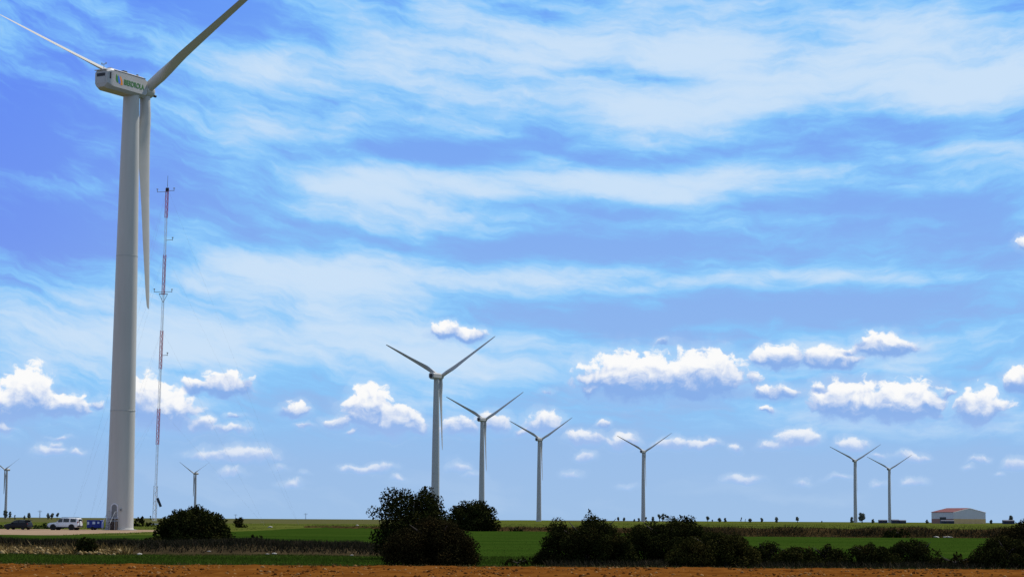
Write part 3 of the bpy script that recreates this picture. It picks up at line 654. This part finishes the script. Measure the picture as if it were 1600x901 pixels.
def suv():
    p = at(101, 828, 293)
    root = empty('parked_car', (p.x, 293, .075), R(168), 'white four door off road estate car with roof bars on the gravel track', 'car', 'cars parked on the gravel pad')
    st = [(-2.36,.5,1.06,.84,.78,1.0),(-2.32,.42,1.62,.88,.7,1.06),(-2.2,.4,1.73,.9,.69,1.07),(-1.2,.36,1.77,.92,.7,1.07),(0,.36,1.77,.92,.7,1.05),(.35,.36,1.72,.92,.69,1.05),(.75,.36,1.4,.92,.72,1.06),(1.08,.36,1.12,.92,.78,1.06),(1.9,.38,1.06,.9,.78,1.0),(2.2,.42,.98,.86,.72,.92),(2.36,.5,.8,.78,.62,.75)]
    MB().loft([ring(*s) for s in st]).build('body', M['car_white'], root, True, 30)
    for sg in (1, -1):
        def q(x, z):   # on the tapering greenhouse side
            t = (z-1.06)/(1.7-1.06); return (x, sg*(.885-.17*t), z)
        for nm, pp in (('side_window', [(-2.05,1.16),(-1.2,1.16),(-1.2,1.63),(-2.0,1.6)]), ('side_window', [(-1.0,1.16),(-.12,1.16),(-.12,1.64),(-1.0,1.64)]), ('side_window', [(.02,1.16),(.85,1.16),(.42,1.6),(.02,1.64)])):
            pts = [q(x, z) for x, z in pp]
            panel(root, nm, pts if sg < 0 else pts[::-1], M['glass'])
        panel(root, 'sill', [(-1.3, sg*.915, .34), (1.05, sg*.915, .34), (1.05, sg*.925, .5), (-1.3, sg*.925, .5)][::-sg], M['trim'], .02)
        MB().tube((-1.9, sg*.62, 1.85), (.2, sg*.62, 1.85), .025).tube((-1.9, sg*.62, 1.74), (-1.9, sg*.62, 1.85), .025).tube((.2, sg*.62, 1.74), (.2, sg*.62, 1.85), .025).build('roof_bar', M['seam'], root)
        MB().box((.62, sg*.93-.09, 1.08), (.78, sg*.93+.13*0+.09, 1.26)).build('mirror', M['car_white'], root)
        MB().box((-2.38, sg*.81-.04, 1.02), (-2.28, sg*.81+.06, 1.26)).build('tail_lamp', M['lamp_red'], root)
        MB().box((2.12, sg*.66-.16, .76), (2.33, sg*.66+.14, .93)).build('headlight', M['lamp_clear'], root)
        for x in (-1.42, 1.4): MB().tube((x, sg*.8, .42), (x, sg*.935, .42), .47, .47, 24).build('wheel_arch', M['trim'], root)
    panel(root, 'rear_window', [(-2.37,.62,1.12),(-2.37,-.62,1.12),(-2.31,-.56,1.58),(-2.31,.56,1.58)][::-1], M['glass'])
    MB().tube((-2.34,0,.95), (-2.52,0,.95), .37, .34, 22).build('spare_wheel', M['car_white'], root)
    panel(root, 'windscreen', [(1.02,.66,1.15),(1.02,-.66,1.15),(.45,-.58,1.66),(.45,.58,1.66)], M['glass'])
    MB().box((-2.45,-.86,.45), (-2.3,.86,.68)).build('rear_bumper', M['trim'], root)
    MB().box((2.25,-.8,.42), (2.42,.8,.66)).build('front_bumper', M['trim'], root)
    for x in (-1.42, 1.4):
        for y in (-.84, .84): wheel(root, x, y, .39, .25)
def hatch():
    p = at(28.5, 827, 297)
    root = empty('parked_car', (p.x, 297, .075), R(163), 'black hatchback with a rear roof spoiler parked left of the white car', 'car', 'cars parked on the gravel pad')
    st = [(-1.92,.4,.8,.78,.7,.78),(-1.86,.32,.98,.83,.72,.92),(-1.7,.28,1.28,.84,.6,.93),(-1.35,.26,1.4,.85,.58,.92),(-.3,.25,1.44,.85,.58,.91),(.15,.25,1.4,.85,.58,.91),(.6,.25,1.15,.85,.64,.91),(.95,.25,.96,.85,.7,.9),(1.6,.28,.86,.83,.7,.8),(1.88,.34,.74,.78,.64,.68),(1.98,.4,.6,.7,.56,.55)]
    MB().loft([ring(*s) for s in st]).build('body', M['car_black'], root, True, 30)
    for sg in (1, -1):
        def q(x, z): t = (z-.92)/(1.36-.92); return (x, sg*(.81-.2*t), z)
        for pp in ([(-1.55,1.0),(-.5,.98),(-.5,1.33),(-1.3,1.32)], [(-.38,.98),(.7,.97),(.2,1.3),(-.38,1.34)]):
            pts = [q(x, z) for x, z in pp]; panel(root, 'side_window', pts if sg < 0 else pts[::-1], M['glass'])
        MB().box((-1.9, sg*.72-.05, .76), (-1.82, sg*.72+.08, .92)).build('tail_lamp', M['lamp_red'], root)
        MB().box((1.68, sg*.62-.14, .58), (1.9, sg*.62+.12, .72)).build('headlight', M['lamp_clear'], root)
        MB().box((.5, sg*.88-.08, .92), (.64, sg*.88+.08, 1.05)).build('mirror', M['car_black'], root)
    MB().box((-1.95,-.56,1.36), (-1.4,.56,1.42)).build('spoiler', M['car_black'], root)
    panel(root, 'rear_window', [(-1.86,.58,1.02),(-1.86,-.58,1.02),(-1.66,-.5,1.32),(-1.66,.5,1.32)][::-1], M['glass'])
    panel(root, 'windscreen', [(.9,.62,.98),(.9,-.62,.98),(.28,-.52,1.34),(.28,.52,1.34)], M['glass'])
    for x in (-1.2, 1.25):
        for y in (-.76, .76): wheel(root, x, y, .3, .2)
def trailer():
    p = at(148.5, 826, 301)
    root = empty('equipment_trailer', (p.x, 301, .075), R(-8), 'small blue box trailer with pale panels between the white car and the tower', 'trailer')
    b = MB(); b.loft([[(x, y, z) for x, y in ((-1.1,-.55),(-1.02,-.62),(1.02,-.62),(1.1,-.55),(1.1,.55),(1.02,.62),(-1.02,.62),(-1.1,.55))] for z in (.36, 1.34)])
    b.loft([[(x*k, y*k, z) for x, y in ((-1.12,-.57),(-1.04,-.64),(1.04,-.64),(1.12,-.57),(1.12,.57),(1.04,.64),(-1.04,.64),(-1.12,.57))] for k, z in ((1,1.342),(1,1.4),(.95,1.46))])
    b.build('body', M['blue'], root)
    for x0, x1, z0, z1 in ((-.98,-.7,.8,1.2),(-.2,.22,.86,1.24),(.55,.85,.94,1.22)):
        MB().box((x0,-.65,z0), (x1,-.6,z1)).build('pale_panel', M['pale'], root)
    MB().box((-1.05,-.5,.22), (1.05,.5,.358)).build('chassis', M['dark'], root)
    MB().tube((1.05,0,.32), (1.9,0,.34), .05).build('drawbar', M['dark'], root)
    MB().tube((.55,-.45,0), (.55,-.45,.25), .05).build('support_leg', M['white'], root)
    for y in (-.58, .58): wheel(root, -.2, y, .26, .16)
suv(); hatch(); trailer()

# ------------------------------------------------------------------ warehouse and low sheds
def warehouse():
    Y = 1450; c = at(1490.5, 816, Y); g = tz(c.x, Y)
    root = empty('warehouse', (c.x, Y, g-.05), R(25), 'grey metal warehouse with tan lower walls and red roof on the horizon at right', 'warehouse')
    W, L_, he, hr, hb = 28.0, 26, 8.0, 10.9, 3.4
    MB().box((0,0,hb), (W,.3,he)).add([(0,0,he),(W,0,he),(W/2,0,hr),(0,.3,he),(W,.3,he),(W/2,.3,hr)], [(0,1,2),(5,4,3),(0,2,5,3),(1,4,5,2)]).build('gable_wall', M['cladding'], root)
    MB().box((0,.3,hb), (.3,L_,he)).build('side_wall', M['cladding'], root)
    MB().box((W-.3,.3,hb), (W,L_,he)).build('side_wall', M['cladding'], root)
    MB().box((0,L_-.3,hb), (W,L_,he)).add([(.3,L_,he),(W-.3,L_,he),(W/2,L_,hr-.2)], [(0,2,1)]).build('rear_wall', M['cladding'], root)
    MB().box((-.05,-.05,0), (W+.05,.3,hb)).build('lower_wall', M['block'], root)
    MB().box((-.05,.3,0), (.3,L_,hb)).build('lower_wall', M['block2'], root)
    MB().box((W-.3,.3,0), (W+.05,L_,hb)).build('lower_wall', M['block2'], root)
    e = .4; rf = MB()
    for sx in (0, 1):
        x0 = -e if sx == 0 else W+e; z0 = he-e*(hr-he)/(W/2)+.12
        vs = [(x0,.05,z0),(W/2,.05,hr+.12),(W/2,L_+e,hr+.12),(x0,L_+e,z0)]; vs += [(x,y,z+.15) for x,y,z in vs]
        rf.add(vs, [(0,1,2,3),(4,7,6,5),(0,4,5,1),(1,5,6,2),(2,6,7,3),(3,7,4,0)])
    rf.build('roof', M['roof_red'], root)
    tr = MB()
    for sx in (0, 1):
        a = Vector((-.3 if sx == 0 else W+.3, -.1, he-.05)); b = Vector((W/2, -.1, hr+.02)); tr.tube(a, b, .16, n=6)
    tr.build('verge_trim', M['cladding'], root)
    for x in (4.7, 9.3, 14, 18.7, 23.3): MB().box((x-.15,-.14,0), (x+.15,-.06,hb)).build('pilaster', M['block'], root)
    MB().box((-.12,9,0.02), (-.06,16,4.6)).build('sliding_door', M['dark'], root)
warehouse()
def shed(px0, px1, ytop, Y, label, mt='shed_blue', rz=0.0, h=None):
    a = at(px0, 815, Y); b = at(px1, 815, Y); wd = b.x-a.x; h = at(px0, ytop, Y).z
    root = empty('low_shed', ((a.x+b.x)/2, Y, tz(a.x, Y)-.1), rz, label, 'shed', 'low dark sheds on the horizon'); d = 4.0; h -= root.location.z
    MB().box((-wd/2,-d/2,0), (wd/2,d/2,h*.78)).build('wall', M[mt], root)
    MB().add([(-wd/2-.15,-d/2-.2,h*.78),(wd/2+.15,-d/2-.2,h*.78),(wd/2+.15,d/2+.2,h*.78),(-wd/2-.15,d/2+.2,h*.78),(-wd/2-.15,0,h),(wd/2+.15,0,h)], [(0,1,5,4),(2,3,4,5),(1,2,5),(3,0,4),(0,3,2,1)]).build('roof', M['shed_blue'], root)
    MB().box((-.7,-d/2-.05,.02), (.7,-d/2+.02,h*.6)).build('door', M['dark'], root)
shed(1373,1386,811.2,1400,'low dark shed immediately left of the shorter right turbine tower')
shed(1393,1404,810.8,1400,'dark blue low shed immediately right of the shorter right turbine tower')
shed(1405,1415,811.6,1400,'lowest dark blue shed, last in the row right of the shorter turbine tower')
shed(1470,1490,811.8,1380,'long dark lean shed in front of the warehouse side wall')
shed(1567,1584,811.5,1300,'dark blue shed under the small tree near the right edge')

# ------------------------------------------------------------------ bushes and trees
def leaf_mesh(name, parent, C, Rr, per, leaf, mt, squash=.85, tints=None, up=0.0, aspect=1.0):
    """leaves on and in clumps: C (k,3) centres, Rr (k,) radii, per = leaves per clump area unit"""
    Vs = []; Ts = []
    for c, r, t in zip(C, Rr, tints):
        n = max(6, int(per*r*r)); d = rng.normal(0, 1, (n, 3)); d /= np.linalg.norm(d, axis=1)[:,None]
        rad = r*np.clip(rng.beta(4, 1.3, n)*1.12, .1, 1.3); p = c + d*rad[:,None]*np.array([1,1,squash])
        nrm = d + rng.normal(0, .7, (n, 3)); nrm /= np.linalg.norm(nrm, axis=1)[:,None]
        u = np.cross(nrm, rng.normal(0, 1, (n, 3)) + np.array([0,0,up*3])); u /= np.linalg.norm(u, axis=1)[:,None]+1e-9; v = np.cross(nrm, u)
        s = (leaf*rng.uniform(.6, 1.4, n))[:,None]
        Vs.append(np.stack([p-u*s*.5, p-v*s*aspect, p+u*s*.5, p+v*s*aspect], 1).reshape(-1, 3))
        Ts.append(np.repeat(np.clip(t + rng.normal(0, .13, n), 0, 1), 4))
    V = np.concatenate(Vs); T = np.concatenate(Ts); V[:,2] = np.maximum(V[:,2], -.05)
    return np_mesh(name, V, np.arange(len(V)).reshape(-1, 4), mt, parent, tint=T)
def trunk(root, h, r, spread, nl=5, name='trunk'):
    b = MB(); top = Vector((rng.normal(0,.05)*h, rng.normal(0,.05)*h, h*.45)); b.tube((0,0,-.15), top, r, r*.7, 10)
    for k in range(nl):
        q = 2*PI*k/nl+rng.uniform(-.3,.3); m = top+Vector((math.cos(q)*spread*.45, math.sin(q)*spread*.45, h*rng.uniform(.1,.25)))
        e = m+Vector((math.cos(q)*spread*.3, math.sin(q)*spread*.3, h*rng.uniform(.08,.25)))
        b.tube(top*.92, m, r*.45, r*.28, 7); b.tube(m, e, r*.28, r*.08, 6)
    b.build(name, M['bark'], root, True)
def bush(name, px0, px1, ytop, Y, mt, label, cat='bush', group=None, style='dome', leaf=.047, dens=1.0, base=None, k=None, tbias=.35):
    a = at(px0, 840, Y); b = at(px1, 840, Y); cxw = (a.x+b.x)/2; hw = (b.x-a.x)/2
    g = tz(cxw, Y) if Y > 83 else 0; h = at((px0+px1)/2, ytop, Y).z - g
    root = empty(name, (cxw, Y, g-.03), 0, label, cat, group)
    C = []; Rr = []; dp = hw*.8
    k = k or int(46 + 10*hw)
    s = (hw+h)/2
    for i in range(k):
        q = rng.uniform(0, 2*PI); t = rng.random()**.5; el_ = rng.uniform(-.05, 1)
        r = rng.uniform(.14, .27)*min(s, h*1.1)
        if style == 'dome':
            e = math.asin(min(1, rng.random()*1.02)); f = rng.uniform(.82, 1) if rng.random() < .75 else rng.uniform(.2, .8)
            x, y, z = math.cos(e)*math.cos(q)*f, math.cos(e)*math.sin(q)*f, math.sin(e)**.8*f
            C.append((x*(hw-r), y*(dp-r*.6), max(r*.5, z*(h-r*.85)))); Rr.append(r)
        elif style == 'oak':
            e = math.asin(min(1, rng.random()*1.02)); f = rng.uniform(.8, 1) if rng.random() < .72 else rng.uniform(.15, .8); r *= rng.uniform(.65, .95)
            x, y, z = math.cos(e)**.8*math.cos(q)*f, math.cos(e)*math.sin(q)*f, math.sin(e)**.85*f
            C.append((x*(hw-r)*(1 if z > .3 else .86), y*(dp-r*.6), max(r*.5, (.1+.9*z)*(h-r*.85)))); Rr.append(r)
        else:          # ragged: several uneven heads
            x = rng.uniform(-1, 1); hh = (1-abs(x)**4.5)*(.87+.13*math.sin(x*6+px0*.7)*math.sin(x*11+px0))
            y = rng.uniform(-1, 1)*math.sqrt(max(.02, 1-x*x*.9)); hh *= (1-.35*abs(y)**2)
            z = hh*(rng.random()**(.36 if i%3 else 2.5)); r *= rng.uniform(.55, .9)
            C.append((x*(hw-r*.8), y*(dp-r*.5), max(r*.4, z*(h-r*.8)))); Rr.append(r)
    C = np.array(C); Rr = np.array(Rr)
    # make the crown reach the width and height it has
    C[:,2] *= (h-0)/(max((C[:,2]+Rr*.85)))
    C[:,0] *= hw/max(np.abs(C[:,0])+Rr)
    T = np.clip(rng.normal(tbias, .2, len(C)), 0, 1)
    per = 54*dens/(leaf*leaf)*.085
    if style in ('ragged', 'oak'):      # stray shoots past the outline
        n = int(30+15*hw); sel = rng.integers(0, len(C), n); d = rng.normal(0, 1, (n, 3)); d[:,2] = np.abs(d[:,2])*1.2; d /= np.linalg.norm(d, axis=1)[:,None]
        out = C[sel] + d*Rr[sel][:,None]*1.0; ss = max(.6, min(s, 1.6)); sC = []; sR = []
        for p, q in zip(out, d):
            for j in range(3): sC.append(p + q*.04*j*ss); sR.append(.05*ss*(1-.25*j))
        C = np.concatenate([C, np.array(sC)]); Rr = np.concatenate([Rr, np.array(sR)]); T = np.concatenate([T, np.clip(rng.normal(tbias+.15, .2, len(sC)), 0, 1)])
    leaf_mesh('crown', root, C, Rr, per, leaf, mt, tints=T)
    trunk(root, h, .05*h+.02, hw*.7)
    return root
G1 = 'dark evergreen bushes along the ploughed edge'
D, O, B_, GR = M['leaf_dark'], M['leaf_olive'], M['leaf_brown'], M['leaf_green']
bush('holm_oak', 236, 368, 787, 128, D, 'broad dome shaped dark bush right of the nearest turbine tower', leaf=.095, dens=1.1, k=160)
bush('holm_oak', 564, 712, 758, 100, D, 'tall leafy dark oak with sky showing through its crown at centre', 'tree', style='oak', leaf=.065, k=110, dens=.8)
bush('holm_oak', 692, 786, 779, 345, D, 'dark rounded tree standing behind and right of the leafy oak', 'tree', leaf=.22, k=95)
bush('kermes_bush', 588, 754, 804, 84.6, B_, 'large brownish rounded bush in front of the leafy oak at the ploughed edge', group=G1, k=120, tbias=.3)
bush('evergreen_shrub', 832, 1000, 799, 87, D, 'ragged tall dark shrub at the left end of the right hand thicket', group=G1, style='ragged', k=170, dens=1.1)
bush('evergreen_shrub', 958, 1128, 803, 91, D, 'tall dark shrub right of the ragged one, behind the olive bush', group=G1, style='ragged', k=170, dens=1.1)
bush('kermes_bush', 1036, 1190, 827, 84.8, O, 'olive green rounded bush in front of the tall thicket', group=G1, k=115)
bush('evergreen_shrub', 1168, 1232, 842, 87.5, D, 'small dark shrub touching the right side of the olive bush', group=G1, k=50)
bush('evergreen_shrub', 1196, 1290, 850, 86, O, 'low dull shrub between two small dark shrubs right of the olive bush', group=G1, style='dome', k=60)
bush('evergreen_shrub', 1254, 1330, 848, 87, D, 'small rounded dark shrub midway between the olive bush and the low wide one', group=G1, k=55)
bush('evergreen_shrub', 1306, 1412, 845, 86, D, 'left half of the low wide dark pair below the mound on the bank', group=G1, style='dome', k=70)
bush('evergreen_shrub', 1374, 1476, 839, 87.5, D, 'right half of the low wide dark pair below the mound on the bank', group=G1, style='dome', k=70)
bush('evergreen_shrub', 1444, 1540, 864, 85.5, B_, 'lowest brownish scrubby bush left of the right edge bushes', group=G1, style='ragged', k=60, tbias=.2)
bush('kermes_bush', 1512, 1632, 834, 85, D, 'front dark bush at the right edge of the view', group=G1, k=80)
bush('kermes_bush', 1536, 1722, 799, 93, B_, 'taller brown tipped bush at the right edge behind the front one', group=G1, k=80, tbias=.2)
bush('evergreen_shrub', 782, 838, 870, 85.2, D, 'very low dark shrub between the brownish bush and the ragged shrub', group=G1, style='ragged', k=45)
bush('evergreen_shrub', 388, 414, 836, 117, D, 'small upright dark tuft on the earth bank right of the domed bush', style='ragged', k=26, leaf=.07)
bush('evergreen_shrub', 114, 156, 836, 107, D, 'dark shaggy shrub interrupting the stone rubble at lower left', k=80, leaf=.07)
bush('evergreen_shrub', 222, 262, 834, 119, D, 'low dark shrub at the left foot of the domed bush', k=34, leaf=.08)
bush('evergreen_shrub', 362, 387, 807, 420, D, 'small round dark bush in the field just right of the domed bush', k=34, leaf=.2)
bush('evergreen_shrub', 207, 227, 807.5, 455, D, 'small pointed dark shrub between the nearest tower and the mast foot', k=30, leaf=.22, style='ragged')
bush('evergreen_shrub', 221, 243, 814.5, 450, D, 'low flat dark shrub at the foot of the lattice mast', k=26, leaf=.2)
bush('evergreen_shrub', 1376, 1426, 823.5, 252, D, 'dark mound shaped bush on the dry bank left of the warehouse', k=44, leaf=.15)
bush('evergreen_shrub', 793, 817, 821.5, 343, D, 'tiny dark bush on the bank right of the dark rounded tree', k=26, leaf=.16)
bush('hedge_shrub', -16, 14, 817.5, 335, GR, 'low green hedge shrub behind the nose of the black car', group='hedge behind the parked cars', k=30, leaf=.18)
bush('hedge_shrub', 44, 68, 818.5, 335, GR, 'low green hedge shrub filling the gap right of the black car', group='hedge behind the parked cars', k=30, leaf=.18)
bush('hedge_shrub', 62, 80, 815.5, 332, GR, 'highest hedge shrub, just left of the white car bonnet', group='hedge behind the parked cars', k=26, leaf=.18)
bush('hedge_shrub', 76, 100, 818.5, 336, GR, 'low green hedge shrub behind the white car bonnet', group='hedge behind the parked cars', k=30, leaf=.18)

def far_tree(px, ytop, wpx, Y, label, form='round', group='small trees on the horizon'):
    c = at(px, 812, Y); g = tz(c.x, Y); h = at(px, ytop, Y).z-g; hw = wpx/2*Y/F
    root = empty('field_tree', (c.x, Y, g), 0, label, 'tree', group)
    C = []; Rr = []; lo = .12 if form == 'bush' else .38
    for i in range(14 if form != 'pair' else 18):
        q = rng.uniform(0, 2*PI); e = rng.random(); r = hw*rng.uniform(.34, .55); f = math.sin(PI*(.18+.7*e))
        x = math.cos(q)*f*(hw-r)*rng.uniform(.4, 1); 
        if form == 'pair': x = x*.5 + (hw*.55 if i % 2 else -hw*.55); r *= .7
        if form == 'leaning': x = x*.6 + (e-.4)*hw*.9
        C.append((x, math.sin(q)*f*(hw-r), h*(lo+(1-lo)*e)-r*.4)); Rr.append(r)
    C = np.array(C); Rr = np.array(Rr); C[:,2] *= h/max(C[:,2]+Rr*.8)
    leaf_mesh('crown', root, C, Rr, 700/(hw*hw), hw*.13, M['leaf_hazed'], tints=np.clip(rng.normal(.35, .2, len(C)), 0, 1))
    b = MB()
    for dx in ((0,) if form != 'pair' else (-hw*.5, hw*.45)):
        b.tube((dx,0,-.2), (dx+rng.normal(0,.05)*hw,0,h*.6), .12*hw+.08, .05*hw+.03, 7)
        b.tube((dx,0,h*.35), (dx+hw*.4,0,h*.65), .06*hw, .03*hw, 5); b.tube((dx,0,h*.35), (dx-hw*.4,.2,h*.7), .06*hw, .03*hw, 5)
    b.build('trunk', M['bark'], root)
HT = [(8,796.5,9,1500,'bushy tree at the left edge in front of the small turbine tower','round'),(15.5,798.5,6,1480,'paler half of the tree hiding the foot of the left edge turbine','round'),
 (23,804,4,1500,'tiny bush on the horizon right of the left edge turbine','bush'),(38,804.5,4,1500,'tiny bush on the horizon left of the funnel shaped tree','bush'),(45,800.5,7,1500,'small funnel shaped tree above the black car roof','round'),
 (78,801,12,1500,'twin trunk tree with an arch of sky between its trunks','pair'),(89,800.5,6,1500,'dark leaning tree right of the twin trunk tree','leaning'),
 (235,808-3,3,1500,'tiny bush on the skyline just left of the mast foot','bush'),
 (930,806.5,7,1600,'dark leaning bush on the skyline above the ragged shrub','bush'),(966,807,5,1600,'dark one of two little trees left of the lone turbine','round'),(975,807.5,5,1650,'greyer one of two little trees left of the lone turbine','round'),
 (991,810,4,1700,'faint pale bush between the two little trees and the lone turbine','bush'),(998,808.5,5,1600,'black round bush at the left foot of the lone turbine','bush'),(1009.5,807,4,1600,'small bush at the right foot of the lone turbine','bush'),(1020,806.5,6,1500,'round grey bush showing over the thicket','bush'),
 (1033,801.5,11,1400,'taller double headed tree showing over the thicket','pair'),(1054,807.5,7,1500,'low tree on the skyline showing over the right thicket','bush'),
 (1105.5,806,7,1600,'dark flared tree on the skyline right of the thicket','round'),(1113,811,3,1700,'faint speck of a bush right of the flared tree','bush'),(1124,808.5,7,1600,'left one of two touching trees right of the flared tree','bush'),(1133,808.5,6,1600,'right one of two touching trees right of the flared tree','bush'),
 (1158,807.5,3,1600,'slim upright tree between the touching trees and the dome tree','leaning'),(1164.5,810,2,1650,'very slim sapling beside the slim upright tree','leaning'),(1172,809.5,7,1600,'low dome shaped tree on the skyline','bush'),
 (1190,808.5,6,1600,'small tree midway along the open skyline','round'),(1213,807,7,1600,'upright dense tree second from the right on the open skyline','bush'),(1246,806.5,7,1600,'roundest dark tree, last on the open skyline','round'),
 (1331,807,7,1800,'olive coloured tree at the left foot of the taller right turbine','bush'),(1347,800.5,13,1500,'larger heart shaped tree right of the taller right turbine','round'),(1364,810,6,1400,'dark bush left of the row of low sheds','bush'),
 (1448.5,811,6,1400,'black little bush left of the warehouse','bush'),(1548.5,811.5,6,1400,'grey green bush right of the warehouse','bush'),(1579.5,804.5,8,1350,'small upright tree behind the right hand shed','round'),
 (1284,813,3,2400,'faint tiny bush far out between the last tree and the turbines','bush')]
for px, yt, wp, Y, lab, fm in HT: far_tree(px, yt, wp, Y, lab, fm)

# power pylons far off
def pylon(px, ytop, Y, label):
    c = at(px, 810, Y); h = at(px, ytop, Y).z
    root = empty('power_pylon', (c.x, Y, 0), 0, label, 'pylon', 'power pylons on the horizon')
    b = MB()
    for sx in (-1, 1):
        for sy in (-1, 1): b.tube((sx*.7, sy*.7, -.2), (sx*.25, sy*.25, h), .14, .1, 5)
    n = 8
    for k in range(n):
        z0, z1 = h*k/n, h*(k+1)/n; w0 = .7-.45*k/n; w1 = .7-.45*(k+1)/n; s = 1 if k % 2 else -1
        for y in (-1, 1): b.tube((s*w0, y*w0, z0), (-s*w1, y*w1, z1), .08, n=4)
    b.build('lattice_post', M['wire'], root)
    b = MB(); b.tube((-3.4, 0, h*.92), (3.4, 0, h*.92), .16, n=5); b.tube((-3.4,0,h*.92), (0,0,h*1.02), .1, n=4); b.tube((3.4,0,h*.92), (0,0,h*1.02), .1, n=4); b.tube((-2.6,0,h*.8), (2.6,0,h*.8), .12, n=4)
    b.build('cross_arm', M['wire'], root)
pylon(62, 797, 3000, 'thin power pylon on the horizon above the gap between the two cars')
pylon(477.5, 801.5, 3400, 'thin power pylon on the empty horizon left of the leafy oak')
pylon(368, 803, 3800, 'faint power pylon on the horizon above the small round bush')

# single pale stones
def rock(px, py, Y, r, label, sx=1.4):
    p = at(px, py, Y); g = tz(p.x, Y)
    n = 1; o = stones('field_stone', np.zeros((1,3)), np.array([r]), M['stone_white'], np.array([.5]))
    o.location = (p.x, Y, max(g, 0)+r*.3); o.scale = (sx, 1, .8); tag(o, label, 'stone', 'single pale stones')
rock(218, 857, 106, .12, 'white stone at the right end of the tan rubble')
rock(327, 853.5, 109, .1, 'white stone below the domed dark bush', 1.7)
rock(429, 857.5, 108, .11, 'tiny white stone on the earth bank right of the upright tuft')
rock(418, 860, 107.3, .1, 'tiny pale stone just left of the other one on the earth bank')
rock(550, 861, 106.8, .11, 'tiny pale stone on the earth bank left of the oak')
rock(422, 822, 425, .42, 'pale rounded boulder in the far left field right of the small round bush', 1.6)
rock(558, 822.5, 430, .3, 'small pale boulder on the distant bank left of the oak')
rock(1463.5, 837, 252.5, .3, 'left one of two white stones below the warehouse bank', 1.5)
rock(1481, 834.5, 253, .3, 'long slanting white slab right of the other white stone below the warehouse', 2.4)
rock(1120, 823.5, 255.5, .3, 'left stone of the pale pair on top of the bank behind the olive bush')
rock(1126, 825, 255, .24, 'right stone of the pale pair on top of the bank behind the olive bush')
